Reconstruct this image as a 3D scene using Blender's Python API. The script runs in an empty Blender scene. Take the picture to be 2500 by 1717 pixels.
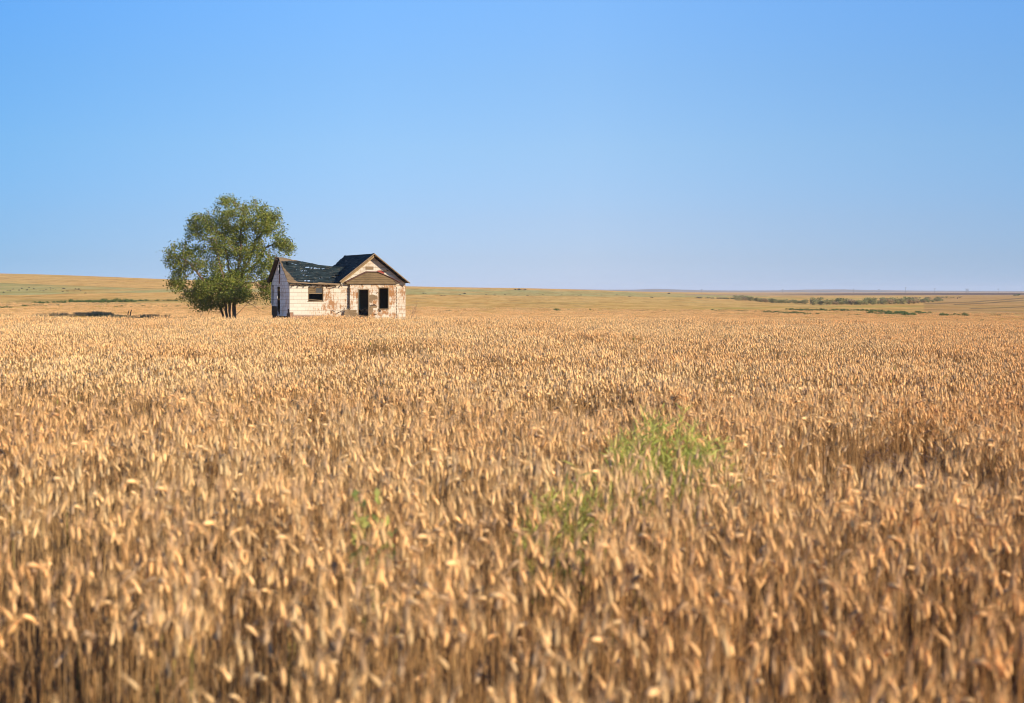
import bpy, bmesh, math, random
import numpy as np
from mathutils import Vector, Matrix, noise as mnoise

R = math.radians
random.seed(7)
rng = np.random.default_rng(7)
scene = bpy.context.scene
COL = scene.collection

# ------------------------------------------------------------------ camera
EYE = 1.95
F = 50 / 36 * 2500          # focal length in pixels of the 2500 px wide photograph
CX, HY = 1250.0, 713.0      # centre column and horizon row of the photograph
cam = bpy.data.cameras.new('camera')
cam.lens = 50; cam.sensor_width = 36; cam.sensor_fit = 'HORIZONTAL'
cam.shift_y = -(858.5 - HY) / 2500
cam.clip_start = 0.1; cam.clip_end = 20000
cam.dof.use_dof = True; cam.dof.focus_distance = 95; cam.dof.aperture_fstop = 2.6
camo = bpy.data.objects.new('camera', cam)
camo.location = (0, 0, EYE); camo.rotation_euler = (R(90), 0, 0)
COL.objects.link(camo); scene.camera = camo

# ------------------------------------------------------------------ sun and sky
SUN_AZ, SUN_EL = R(58), R(22)         # azimuth to the right of straight behind the camera
sdir = Vector((math.sin(SUN_AZ) * math.cos(SUN_EL), -math.cos(SUN_AZ) * math.cos(SUN_EL), math.sin(SUN_EL)))
sl = bpy.data.lights.new('sun', 'SUN'); sl.energy = 3.8; sl.angle = R(0.5); sl.color = (1.0, 0.84, 0.66)
so = bpy.data.objects.new('sun', sl); so.rotation_euler = (-sdir).to_track_quat('-Z', 'Y').to_euler(); so.location = (30, -20, 40)
COL.objects.link(so)
w = bpy.data.worlds.new('World'); scene.world = w; w.use_nodes = True
wn, wl = w.node_tree.nodes, w.node_tree.links
wn.clear()
wo = wn.new('ShaderNodeOutputWorld'); bg = wn.new('ShaderNodeBackground'); sky = wn.new('ShaderNodeTexSky')
sky.sky_type = 'NISHITA'; sky.sun_disc = False
sky.sun_elevation = SUN_EL; sky.sun_rotation = math.atan2(sdir.x, sdir.y)
sky.altitude = 1500; sky.air_density = 1.0; sky.dust_density = 0.0; sky.ozone_density = 6.0
bg.inputs['Strength'].default_value = 0.15
# graded sky: a little deeper blue above, paler lavender low down, darkened left and right in view
tc = wn.new('ShaderNodeTexCoord'); sx = wn.new('ShaderNodeSeparateXYZ'); wl.new(tc.outputs['Generated'], sx.inputs[0])
rz = wn.new('ShaderNodeMapRange'); rz.inputs[1].default_value = 0.0; rz.inputs[2].default_value = .5; wl.new(sx.outputs[2], rz.inputs[0])
er = wn.new('ShaderNodeValToRGB'); wl.new(rz.outputs[0], er.inputs[0]); cr_ = er.color_ramp
stops = [(a_ * .4, tuple(c_ * .707 for c_ in b_)) for a_, b_ in ((0.0, (.47, .487, .70)), (.112, (.545, .498, .625)), (.255, (.66, .565, .625)), (.505, (.83, .717, .684)), (.75, (.90, .83, .783)), (1.0, (.96, .96, .932)), (1.25, (1, 1, .95)))] + [(1.0, (1, 1, 1))]  # in-view sky dimmed, sky above the view kept brighter to add fill light
cr_.elements[0].position, cr_.elements[0].color = stops[0][0], (*stops[0][1], 1); cr_.elements[1].position, cr_.elements[1].color = 1.0, (*stops[-1][1], 1)
for ps, cc in stops[1:-1]:
    e_ = cr_.elements.new(ps); e_.color = (*cc, 1)
rx = wn.new('ShaderNodeMapRange'); rx.inputs[1].default_value = -.9; rx.inputs[2].default_value = .5; wl.new(sx.outputs[0], rx.inputs[0])
xr = wn.new('ShaderNodeValToRGB'); wl.new(rx.outputs[0], xr.inputs[0]); xr.color_ramp.elements[0].color = (1, 1, 1, 1); xr.color_ramp.elements[1].color = (1, 1, 1, 1)
for ps, cc in ((.18, (1, 1, 1)), (.393, (.46, .655, .765)), (.57, (.86, .92, .95)), (.68, (1, 1, 1)), (.893, (.80, .92, 1))):
    e_ = xr.color_ramp.elements.new(ps); e_.color = (*cc, 1)
m1 = wn.new('ShaderNodeMix'); m1.data_type = 'RGBA'; m1.blend_type = 'MULTIPLY'; m1.inputs[0].default_value = 1; wl.new(sky.outputs[0], m1.inputs[6]); wl.new(er.outputs[0], m1.inputs[7])
m2 = wn.new('ShaderNodeMix'); m2.data_type = 'RGBA'; m2.blend_type = 'MULTIPLY'; m2.inputs[0].default_value = 1; wl.new(m1.outputs[2], m2.inputs[6]); wl.new(xr.outputs[0], m2.inputs[7])
wl.new(m2.outputs[2], bg.inputs[0]); wl.new(bg.outputs[0], wo.inputs[0])
vs = scene.view_settings
vs.view_transform = 'Standard'; vs.look = 'None'; vs.exposure = 1.0; vs.gamma = 1.0
try:
    scene.cycles.use_denoising = True; scene.cycles.pixel_filter_type = 'BLACKMAN_HARRIS'; scene.cycles.filter_width = 1.05
    scene.cycles.max_bounces = 6; scene.cycles.transparent_max_bounces = 8
    scene.cycles.sample_clamp_indirect = 6
except Exception: pass

# ------------------------------------------------------------------ helpers
def tag(o, label=None, cat=None, group=None, kind=None):
    if label: o['label'] = label
    if cat: o['category'] = cat
    if group: o['group'] = group
    if kind: o['kind'] = kind
    return o

def empty(name, loc, rz=0.0):
    o = bpy.data.objects.new(name, None); o.empty_display_size = 0.3
    o.location = loc; o.rotation_euler = (0, 0, rz); COL.objects.link(o); return o

class MB:
    """collects vertices, faces and an optional colour per vertex"""
    def __init__(s): s.v, s.f, s.c, s.attr = [], [], [], {}
    def add(s, vs, fs, col=(1, 1, 1)):
        b = len(s.v); s.v += [tuple(p) for p in vs]; s.f += [tuple(b + i for i in f) for f in fs]
        s.c += [col] * len(vs); return b
    def box(s, x0, x1, y0, y1, z0, z1, col=(1, 1, 1)):
        s.add([(x0,y0,z0),(x1,y0,z0),(x1,y1,z0),(x0,y1,z0),(x0,y0,z1),(x1,y0,z1),(x1,y1,z1),(x0,y1,z1)],
              [(0,3,2,1),(4,5,6,7),(0,1,5,4),(1,2,6,5),(2,3,7,6),(3,0,4,7)], col)
    def beam(s, a, b, wx, wz, up=(0, 0, 1), col=(1, 1, 1)):
        """box of section wx * wz from a to b"""
        a, b, up = Vector(a), Vector(b), Vector(up)
        d = (b - a).normalized(); sx = d.cross(up)
        if sx.length < 1e-5: sx = d.cross(Vector((1, 0, 0)))
        sx.normalize(); sz = sx.cross(d)
        vs = []
        for p in (a, b):
            for i, j in ((-1,-1),(1,-1),(1,1),(-1,1)): vs.append(p + sx * (i * wx / 2) + sz * (j * wz / 2))
        s.add(vs, [(0,1,2,3),(7,6,5,4),(0,4,5,1),(1,5,6,2),(2,6,7,3),(3,7,4,0)], col)
    def prism(s, poly, axis_fn, d0, d1, col=(1, 1, 1)):
        """polygon (a, b) extruded between depths d0 and d1; axis_fn(a, b, d) gives the point"""
        n = len(poly)
        vs = [axis_fn(a, b, d0) for a, b in poly] + [axis_fn(a, b, d1) for a, b in poly]
        s.add(vs, [tuple(range(n)), tuple(range(2*n-1, n-1, -1))] + [(i, i+n, (i+1) % n + n, (i+1) % n) for i in range(n)], col)
    def tube(s, pts, rads, n=5, col=(1, 1, 1), cap=True):
        pts = [Vector(p) for p in pts]; b = len(s.v)
        prev = None
        for i, p in enumerate(pts):
            d = (pts[min(i+1, len(pts)-1)] - pts[max(i-1, 0)])
            d = d.normalized() if d.length > 1e-9 else Vector((0, 0, 1))
            if prev is None:
                sx = d.cross(Vector((0.3, 1, 0.1)))
                if sx.length < 1e-4: sx = d.cross(Vector((1, 0, 0)))
            else: sx = prev - d * prev.dot(d)
            sx.normalize(); prev = sx; sy = d.cross(sx)
            for k in range(n):
                a = 2 * math.pi * k / n
                s.v.append(tuple(p + (sx * math.cos(a) + sy * math.sin(a)) * rads[i])); s.c.append(col)
        for i in range(len(pts) - 1):
            for k in range(n):
                s.f.append((b+i*n+k, b+i*n+(k+1) % n, b+(i+1)*n+(k+1) % n, b+(i+1)*n+k))
        if cap:
            s.f.append(tuple(b+(len(pts)-1)*n+k for k in range(n))); s.f.append(tuple(b+k for k in reversed(range(n))))
    def mesh(s, name, mat=None, colours=False, fix=True):
        me = bpy.data.meshes.new(name); me.from_pydata(s.v, [], s.f)
        if mat: me.materials.append(mat)
        if colours:
            a = me.color_attributes.new('tint', 'FLOAT_COLOR', 'POINT')
            arr = np.ones((len(s.v), 4), np.float32); arr[:, :3] = np.array(s.c, np.float32); a.data.foreach_set('color', arr.ravel())
        if fix:
            bm = bmesh.new(); bm.from_mesh(me); bmesh.ops.recalc_face_normals(bm, faces=bm.faces); bm.to_mesh(me); bm.free()
        return me
    def build(s, name, mat=None, parent=None, colours=False, fix=True):
        o = bpy.data.objects.new(name, s.mesh(name, mat, colours, fix)); COL.objects.link(o)
        if parent: o.parent = parent
        return o

# ---- node helper
class NT:
    def __init__(s, name, rough=0.8, spec=0.2):
        s.m = bpy.data.materials.new(name); s.m.use_nodes = True
        s.n, s.l = s.m.node_tree.nodes, s.m.node_tree.links
        s.b = s.n['Principled BSDF']; s.b.inputs['Roughness'].default_value = rough
        s.b.inputs['Specular IOR Level'].default_value = spec
    def node(s, t, **k):
        n = s.n.new(t)
        for a, v in k.items(): setattr(n, a, v)
        return n
    def link(s, a, b): s.l.new(a, b)
    def val(s, sock, v):
        if hasattr(v, 'is_linked') or isinstance(v, bpy.types.NodeSocket): s.l.new(v, sock)
        else: sock.default_value = v
    def math(s, op, a, b=0.0, c=None, clamp=False):
        n = s.node('ShaderNodeMath', operation=op, use_clamp=clamp); s.val(n.inputs[0], a); s.val(n.inputs[1], b)
        if c is not None: s.val(n.inputs[2], c)
        return n.outputs[0]
    def mix(s, f, a, b, mode='MIX'):
        n = s.node('ShaderNodeMix', data_type='RGBA', blend_type=mode)
        s.val(n.inputs[0], f)
        for sock, v in ((n.inputs[6], a), (n.inputs[7], b)):
            if isinstance(v, tuple): sock.default_value = (*v[:3], 1)
            else: s.l.new(v, sock)
        return n.outputs[2]
    def obj(s):
        return s.node('ShaderNodeTexCoord').outputs['Object']
    def pos(s):
        return s.node('ShaderNodeNewGeometry').outputs['Position']
    def scale(s, vec, k):
        n = s.node('ShaderNodeVectorMath', operation='MULTIPLY'); s.val(n.inputs[0], vec); n.inputs[1].default_value = k; return n.outputs[0]
    def noise(s, vec, sc, det=4, rough=0.6, out='Fac'):
        n = s.node('ShaderNodeTexNoise'); s.l.new(vec, n.inputs['Vector']); n.inputs['Scale'].default_value = sc
        n.inputs['Detail'].default_value = det; n.inputs['Roughness'].default_value = rough; return n.outputs[out]
    def ramp(s, f, lo, hi):
        n = s.node('ShaderNodeMapRange', clamp=True); s.l.new(f, n.inputs[0]); n.inputs[1].default_value = lo; n.inputs[2].default_value = hi
        return n.outputs[0]
    def sep(s, vec):
        n = s.node('ShaderNodeSeparateXYZ'); s.l.new(vec, n.inputs[0]); return n.outputs
    def comb(s, x, y, z=0.0):
        n = s.node('ShaderNodeCombineXYZ'); s.val(n.inputs[0], x); s.val(n.inputs[1], y); s.val(n.inputs[2], z); return n.outputs[0]
    def bump(s, h, strength, dist):
        n = s.node('ShaderNodeBump'); s.l.new(h, n.inputs['Height']); n.inputs['Strength'].default_value = strength
        n.inputs['Distance'].default_value = dist; s.l.new(n.outputs[0], s.b.inputs['Normal'])
    def base(s, c):
        if isinstance(c, tuple): s.b.inputs['Base Color'].default_value = (*c, 1)
        else: s.l.new(c, s.b.inputs['Base Color'])
        return s.m

# ------------------------------------------------------------------ terrain
COLS = np.array([-900, 0, 640, 1250, 1900, 2500, 3400], float)
DIST = np.array([75, 105, 120, 160, 220, 300, 420, 560, 700, 900, 1200, 2000, 3500, 8000], float)
ROWS = np.array([
    [800, 783, 775, 765, 752, 738, 718, 694, 676, 655, 662, 695, 710, 713.2],
    [802, 785, 777, 768, 756, 743, 725, 703, 688, 668, 674, 700, 711, 713.2],
    [803, 786, 781, 771, 760, 748, 731, 713, 701, 689, 694, 706, 711.5, 713.3],
    [803, 786, 783, 775, 766, 757, 744, 731, 720, 709, 703.5, 708, 712, 713.4],
    [806, 790, 787, 780, 771, 762, 751, 742.5, 736, 728, 722.5, 717, 714.6, 713.5],
    [816, 803, 799, 790, 780, 769, 756, 744, 735, 725, 720, 716, 714.3, 713.5],
    [822, 806, 802, 793, 783, 772, 760, 748, 738, 728, 722, 717, 714.6, 713.5]], float)
DROP = (ROWS - HY) * DIST / F                    # metres below the eye
ZTAB = EYE - DROP
CREST = np.array([.24, .237, .223, .21, .136, -.08, -.14]) - .15
ZALL = np.concatenate([np.zeros((7, 1)), (CREST * .55)[:, None], CREST[:, None], ZTAB], axis=1)
LD = np.log(np.concatenate([[3.0, 25.0, 50.0], DIST]))
def _spl(xs, ys, x):
    """monotone-ish cubic (Catmull-Rom with clamped slopes) along the last axis"""
    i = np.clip(np.searchsorted(xs, x) - 1, 0, len(xs) - 2)
    h = xs[i+1] - xs[i]; t = np.clip((x - xs[i]) / h, 0, 1)
    d = np.diff(ys) / np.diff(xs)
    m = np.empty_like(ys); m[0], m[-1] = d[0], d[-1]
    m[1:-1] = np.where(d[:-1] * d[1:] > 0, 2 * d[:-1] * d[1:] / (d[:-1] + d[1:] + 1e-12), 0)
    return ((2*t**3-3*t**2+1)*ys[i] + (t**3-2*t**2+t)*h*m[i] + (-2*t**3+3*t**2)*ys[i+1] + (t**3-t**2)*h*m[i+1])
def ground_z(x, y):
    x = np.asarray(x, float); y = np.asarray(y, float)
    r = np.hypot(x, y); ang = np.arctan2(x, y); a = np.clip(ang, -R(38), R(38))
    D = np.maximum(r * np.cos(a), 3.0); u = np.clip(CX + F * np.tan(a), -900, 3400)
    ld = np.clip(np.log(D), LD[0], LD[-1])
    zc = np.stack([_spl(LD, ZALL[k], ld) for k in range(7)])
    k = np.clip(np.searchsorted(COLS, u) - 1, 0, 5); t = (u - COLS[k]) / (COLS[k+1] - COLS[k]); t = t*t*(3-2*t)*.5 + t*.5
    z = np.take_along_axis(zc, k[None], 0)[0] * (1-t) + np.take_along_axis(zc, (k+1)[None], 0)[0] * t
    fade = np.clip((np.abs(ang) - R(60)) / R(90), 0, 1)
    z = z * (1 - fade)
    z = z + .34 * np.exp(-((x + 35.0) / 6.0)**2 - ((y - 120.5) / 4.5)**2) + .10 * np.exp(-((x + 41.5) / 2.0)**2 - ((y - 119) / 3)**2)
    z = z + .02 * np.sin(x * .9 + 1.3 * np.sin(y * .31)) * np.sin(y * .57 + x * .2) * np.clip(r / 20, 0, 1)
    return z
def gz(x, y): return float(ground_z(np.array([x]), np.array([y]))[0])
def ground_hit(px, py):
    """first point of the land beyond the near crest that shows at this place of the photograph"""
    D = np.exp(np.linspace(math.log(112), math.log(6500), 2400)); t = (px - CX) / F
    row = HY + (EYE - ground_z(t * D, D)) * F / D
    k = np.argmax(row <= py) if (row <= py).any() else int(np.argmin(row))
    return float(t * D[k]), float(D[k])

az = np.concatenate([np.arange(-180, -27, 3.0), np.arange(-25, 25.01, .1), np.arange(27, 180, 3.0)])
rr = np.concatenate([[0.5], np.geomspace(1.5, 60, 95), np.geomspace(61, 1500, 270), np.geomspace(1560, 8000, 40)])
A, RR = np.meshgrid(np.radians(az), rr)
GX, GY = RR * np.sin(A), RR * np.cos(A)
GZ = ground_z(GX.ravel(), GY.ravel()).reshape(GX.shape)
nr, na = GX.shape
V = np.stack([GX, GY, GZ], -1).reshape(-1, 3)
idx = np.arange(nr * na).reshape(nr, na)
q = np.stack([idx[:-1], np.roll(idx, -1, 1)[:-1], np.roll(idx, -1, 1)[1:], idx[1:]], -1).reshape(-1, 4)
me = bpy.data.meshes.new('ground')
me.from_pydata(V.tolist(), [], q.tolist() + [tuple(idx[0])])
ground = bpy.data.objects.new('ground', me); COL.objects.link(ground)
tag(ground, 'gently rolling golden stubble and wheat land with sage green strips', 'ground', kind='structure')
for p in me.polygons: pass
me.polygons.foreach_set('use_smooth', [True] * len(me.polygons))

# what grows on the land, field by field (colour of the crop, no light in it)
Dv = np.maximum(V[:, 1], .5); U = CX + F * V[:, 0] / Dv; Y = HY + (EYE - V[:, 2]) * F / Dv
U = np.where(V[:, 1] > 1, U, 1250); Y = np.where(V[:, 1] > 1, Y, 900)
nz = np.array([mnoise.noise((p[0] * .05, p[1] * .014, 0)) for p in V[:]])
nz2 = np.array([mnoise.noise((p[0] * .010, p[1] * .0045, 5)) for p in V[:]])
nz3 = np.array([mnoise.noise((p[0] * .25, p[1] * .05, 9)) for p in V[:]])
gold, gold2 = np.array([.78, .475, .145]), np.array([.74, .48, .15])
sage, olive, bare, plough, pale = (np.array(c) for c in ([.50, .445, .165], [.52, .43, .10], [.33, .235, .17], [.155, .105, .085], [.56, .42, .30]))
C = gold[None] + (gold2 - gold)[None] * np.clip(nz2 * 2.2 + .4, 0, 1)[:, None]
def lay(mask, col, k=1.0):
    global C
    m = np.clip(mask, 0, 1)[:, None] * k; C = C * (1 - m) + col[None] * m
def band(px, top, bot, soft=.8, wob=1.5):
    t = np.interp(U, px, top) + nz * wob; b = np.interp(U, px, bot) + nz * wob
    ok = (U > px[0] - 25) & (U < px[-1] + 25) & (V[:, 1] > 110)
    return np.clip((Y - t) / soft, 0, 1) * np.clip((b - Y) / soft, 0, 1) * ok
# sage strip across the slope
lay(band([-900, 0, 193, 385, 640, 992, 1250, 1500, 1700, 1850], [682, 691, 699, 706, 704, 705, 707, 712, 717.5, 722],
         [724, 721, 718, 714, 716, 720, 722.5, 725, 726, 725]) * np.clip(.85 + nz * .9, .35, 1), sage)
lay(band([-900, 0, 385], [690.4, 690.6, 705], [692, 692.2, 706.4], .5, .3), np.array([.24, .27, .08]), .7)
lay(band([1650, 1900, 2100, 2300], [726, 727, 728, 727], [729, 731, 730, 729]), olive, .6)
# soil below the weedy strip, left
lay(band([40, 110, 200, 330], [745, 742.5, 741, 740.5], [747, 745.5, 743.5, 742.5], .6, .8), bare, .9)
lay(band([40, 90, 160, 330, 480], [733, 730, 731, 731, 734], [744, 742, 741, 740, 738], 2.5, 2), np.array([.42, .33, .10]), .6)
# greener ground round the right-hand weeds
lay(band([1715, 1900, 2050, 2300, 2450], [750, 748, 744.5, 743, 746], [761, 754, 752, 751, 752], 3, 2) * np.clip(.6 + nz * 1.2, 0, 1), olive, .8)
lay(band([2150, 2250, 2400, 2700], [753, 752, 752, 754], [778, 776, 778, 790], 5, 2) * np.clip(.35 + nz * 1.6, 0, 1), olive, .6)
lay(band([2280, 2400, 2700], [722, 721, 719], [765, 768, 775], 3, 2), np.array([.47, .26, .11]), .5)
# ploughed land below the skyline, right, with a pale strip over it
lay(band([1700, 1850, 2000, 2600, 3400], [718, 716.5, 715.5, 714.6, 714.4], [721.5, 722.3, 722.6, 722, 722], .6, .3), np.array([.50, .33, .20]), .7)
lay(band([1900, 1990, 2180, 2500, 3400], [718, 717.0, 715.6, 715.2, 715.2], [719, 720.0, 720.6, 720.8, 720.8], .5, .3), plough, .95)
lay(band([2150, 2300, 3400], [718.0, 718.2, 718.4], [718.9, 719.1, 719.3], .3, .1), np.array([.36, .26, .22]), .8)
lay(band([2000, 2200, 3400], [713.2, 713.2, 713.3], [715.4, 715.1, 715.0], .3, .1), pale, .8)
# green-brown run lines climbing the right-hand slope
for px, rw, k in (([2283, 2390, 2500, 2700], [741.5, 736.5, 728, 715], .75), ([2355, 2430, 2500, 2700], [743, 738.5, 733.5, 722], .8),
                  ([2394, 2450, 2500, 2700], [753.5, 751, 749, 742], .75), ([2150, 2300, 2420, 2560], [756, 757, 760, 764], .4)):
    lay(band(px, np.array(rw) - 1.6, np.array(rw) + 1.6, 1.2, .9), np.array([.17, .13, .055]), k)
# thin dry furrows and straw patches everywhere
lay(np.clip((nz3 - .18) * 2.5, 0, 1) * (Y < 790) * (V[:, 1] > 110), np.array([.42, .28, .10]), .5)
lay(np.clip((-nz - .30) * 4, 0, 1) * (V[:, 1] > 130) * (Y > 722), np.array([.45, .32, .09]), .55)
# bare soil under the near crop
lay((V[:, 1] < 61) | (V[:, 1] < 20), np.array([.13, .085, .05]))
ca = me.color_attributes.new('crop', 'FLOAT_COLOR', 'POINT')
arr = np.ones((len(V), 4), np.float32); arr[:, :3] = C; ca.data.foreach_set('color', arr.ravel())
g = NT('field_ground', .95, .05)
at = g.node('ShaderNodeAttribute', attribute_name='crop')
p = g.pos()
n1 = g.noise(g.scale(p, (1, .25, 1)), 1.1, 5, .7); n2 = g.noise(g.scale(p, (1, .15, 1)), .12, 4, .65); n3 = g.noise(p, 6, 3, .7)
c = g.mix(g.ramp(n1, .35, .75), at.outputs['Color'], (.80, .72, .62), 'MULTIPLY')
c = g.mix(g.ramp(n2, .42, .66), c, (.83, .77, .60), 'MULTIPLY')
n4 = g.noise(g.scale(p, (1, .10, 1)), .38, 4, .7); c = g.mix(g.ramp(n4, .48, .68), c, (.82, .72, .56), 'MULTIPLY')
n5 = g.noise(g.scale(p, (.25, 1, 1)), .05, 3, .6); c = g.mix(g.ramp(n5, .50, .62), c, (.90, .90, .72), 'MULTIPLY')
c = g.mix(g.math('MULTIPLY', g.ramp(n3, .4, .7), .5), c, (.75, .68, .60), 'MULTIPLY')
me.materials.append(g.base(c))
g.bump(g.math('ADD', g.math('MULTIPLY', n1, 1.0), g.math('MULTIPLY', n3, .3)), .6, .35)

# far hills on the skyline
hp = [(1180, 709), (1230, 706.5), (1300, 704.6), (1400, 706.2), (1480, 707.6), (1550, 707.4), (1596, 705.6), (1650, 707), (1720, 709), (1800, 709.6), (1900, 709.2),
      (1970, 707.2), (2060, 706.8), (2110, 708.4), (2250, 709.8), (2400, 710.6), (2600, 711.5), (2900, 711), (3200, 712)]
us = np.arange(1180, 3200, 10.0); top = np.interp(us, [a for a, b in hp], [b for a, b in hp])
prof = [(4700, 0), (4900, .25), (5100, .6), (5350, .92), (5500, 1.0), (5800, .85), (6300, .3), (6700, 0)]
mb = MB(); n = len(prof)
for i, u in enumerate(us):
    for D, k in prof:
        zt = EYE + (HY - top[i]) * 5500 / F; x = (u - CX) / F * D
        z0 = gz(x, D) - 1
        mb.v.append((x, D, z0 + (zt - z0) * k * (1 + .12 * mnoise.noise((x * .004, D * .004, 3)) * (k < .99)))); mb.c.append((1, 1, 1))
for i in range(len(us) - 1):
    for j in range(n - 1): mb.f.append((i*n+j, (i+1)*n+j, (i+1)*n+j+1, i*n+j+1))
h = NT('hill_grass', 1, 0)
hn = h.noise(h.scale(h.pos(), (.006, .002, .02)), 1.0, 4)
ho = mb.build('hills', h.base(h.mix(h.ramp(hn, .4, .65), (.34, .24, .15), (.20, .17, .12))))
ho.data.polygons.foreach_set('use_smooth', [True] * len(ho.data.polygons))
tag(ho, 'low bluish hills along the far skyline', 'hills', kind='structure')

# ------------------------------------------------------------------ wheat
def crop_material(name, tr=.25):
    m = NT(name, .7, .25)
    a = m.node('ShaderNodeAttribute', attribute_name='tint'); oi = m.node('ShaderNodeObjectInfo')
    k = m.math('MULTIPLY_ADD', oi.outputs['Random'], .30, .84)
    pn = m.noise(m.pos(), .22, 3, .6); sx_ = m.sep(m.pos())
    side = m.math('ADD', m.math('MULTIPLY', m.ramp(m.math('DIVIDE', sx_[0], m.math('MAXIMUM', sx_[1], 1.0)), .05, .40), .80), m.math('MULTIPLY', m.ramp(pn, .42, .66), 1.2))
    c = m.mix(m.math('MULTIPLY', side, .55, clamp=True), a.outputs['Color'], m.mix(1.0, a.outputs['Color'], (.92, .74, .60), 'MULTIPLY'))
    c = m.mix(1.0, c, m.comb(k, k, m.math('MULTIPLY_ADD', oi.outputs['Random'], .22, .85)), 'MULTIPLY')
    m.base(c)
    t = m.node('ShaderNodeBsdfTranslucent'); m.link(c, t.inputs['Color'])
    mx = m.node('ShaderNodeMixShader'); mx.inputs[0].default_value = tr
    m.link(m.b.outputs[0], mx.inputs[1]); m.link(t.outputs[0], mx.inputs[2]); m.link(mx.outputs[0], m.n['Material Output'].inputs[0])
    return m.m
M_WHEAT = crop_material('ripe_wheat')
HEAD, STALK, LEAF = (.84, .575, .27), (.55, .345, .145), (.50, .31, .14)
def jit(c, s=.14, rnd=random):
    k = 1 + rnd.uniform(-s, s); w = rnd.uniform(-.06, .06)
    return (max(.01, c[0] * k * (1 + w)), c[1] * k, max(.01, c[2] * k * (1 - w)))
def wheat_stalk(mb, bx, by, rnd, hgt, detail, fat=1.0, green=False, headless=False):
    th = rnd.gauss(1.0, .8) + (math.pi if rnd.random() < .5 else 0); dx, dy = math.cos(th), math.sin(th)
    lean = abs(rnd.gauss(0, .04)) if rnd.random() < .90 else rnd.uniform(.12, .34); nod = rnd.choice((rnd.uniform(.0, .3), rnd.uniform(.0, .4), rnd.uniform(.0, .5), rnd.uniform(.1, .6), rnd.uniform(.1, .6), rnd.choice((rnd.uniform(.4, .95), rnd.uniform(2.1, 2.7)))))
    hc, sc = jit(HEAD, .24, rnd), jit(STALK, .32, rnd)
    if green: hc = (.34, .38, .08); sc = (.30, .33, .07)
    if rnd.random() < .10: hc = jit((.50, .35, .20), .2, rnd)
    pts, ang = [], lean * .4
    x = y = 0.0; z = 0.0; L = hgt
    segs = 7 if detail else 4
    for i in range(segs + 1):
        pts.append(Vector((bx + dx * x, by + dy * x, z)))
        t = (i + .5) / segs
        ang = lean * t + (nod * .55) * max(0, (t - .80) / .20) ** 1.3
        x += math.sin(ang) * L / segs; z += math.cos(ang) * L / segs
    r = .0025 * fat
    mb.tube(pts, [r * (1.15 - .45 * i / segs) for i in range(segs + 1)], 3, sc, False)
    if headless: return
    # head: bumpy spindle that goes on bending
    p = pts[-1].copy(); hl = rnd.uniform(.040, .070); hw = rnd.uniform(.0078, .0122) * (1.25 if fat > 1 else 1.0)
    a = nod * .6 + lean; hp, hr = [], []
    hs = 11 if detail else 4
    for i in range(hs + 1):
        t = i / hs
        hp.append(p.copy())
        hr.append(hw * ((math.sin(math.pi * min(1, .12 + t * .86)) ** .6) * (1 + ((.20 if i % 2 else -.16) if detail else (.12 if i % 2 else -.08)))))
        a += nod * .3 / hs
        p = p + Vector((dx * math.sin(a), dy * math.sin(a), math.cos(a))) * (hl / hs)
    mb.tube(hp, hr, 6 if detail else 4, hc, True)
    d = (hp[-1] - hp[-3]).normalized()
    ac = (hc[0] * 1.08, hc[1] * 1.08, hc[2] * 1.1)
    for k in range(38 if detail else 4):
        t = rnd.uniform(.15, 1) * hs; b = hp[int(t)]; dd = (hp[min(int(t)+1, hs)] - hp[max(int(t)-1, 0)]).normalized()
        v = (dd + Vector((rnd.uniform(-1, 1), rnd.uniform(-1, 1), rnd.uniform(-1, 1))) * .36).normalized()
        sd = v.cross(Vector((rnd.uniform(-1, 1), rnd.uniform(-1, 1), rnd.uniform(-1, 1))))
        sd = sd.normalized() * (.0009 if detail else .0026)
        mb.add([b - sd, b + sd, b + v * rnd.uniform(.035, .09)], [(0, 1, 2)], ac)
    # dry leaves
    for k in range(rnd.choice((0, 1, 1, 2)) if detail else rnd.choice((0, 0, 1))):
        q = pts[int(len(pts) * rnd.uniform(.2, .8))]; a2 = rnd.uniform(0, 6.28)
        o = Vector((math.cos(a2), math.sin(a2), 0)); s = Vector((-o.y, o.x, 0)) * rnd.uniform(.003, .005) * fat
        l = rnd.uniform(.08, .18); lc = jit(LEAF, .25, rnd)
        m1 = q + o * l * .35 + Vector((0, 0, l * .5)); m2 = q + o * l * .7 + Vector((0, 0, rnd.uniform(-.3, .35) * l))
        mb.add([q - s, q + s, m1 + s, m1 - s, m2], [(0, 1, 2, 3), (3, 2, 4)], lc)
kinds = bpy.data.collections.new('wheat_kinds')
def proto(name, mb, mat):
    o = bpy.data.objects.new(name, mb.mesh(name, mat, True, False)); kinds.objects.link(o)
    o.data.polygons.foreach_set('use_smooth', [True] * len(o.data.polygons)); return o
NNEAR, NFAR, NTUFT = 13, 11, 5
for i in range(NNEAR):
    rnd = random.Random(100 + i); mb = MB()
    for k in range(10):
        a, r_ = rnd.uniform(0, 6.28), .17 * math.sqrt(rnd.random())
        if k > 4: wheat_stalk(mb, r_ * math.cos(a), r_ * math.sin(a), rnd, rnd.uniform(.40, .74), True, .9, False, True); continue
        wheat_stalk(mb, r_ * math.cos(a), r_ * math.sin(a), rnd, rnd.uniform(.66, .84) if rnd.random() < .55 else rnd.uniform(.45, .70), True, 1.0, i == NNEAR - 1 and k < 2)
    proto('a_near_%02d' % i, mb, M_WHEAT)
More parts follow.
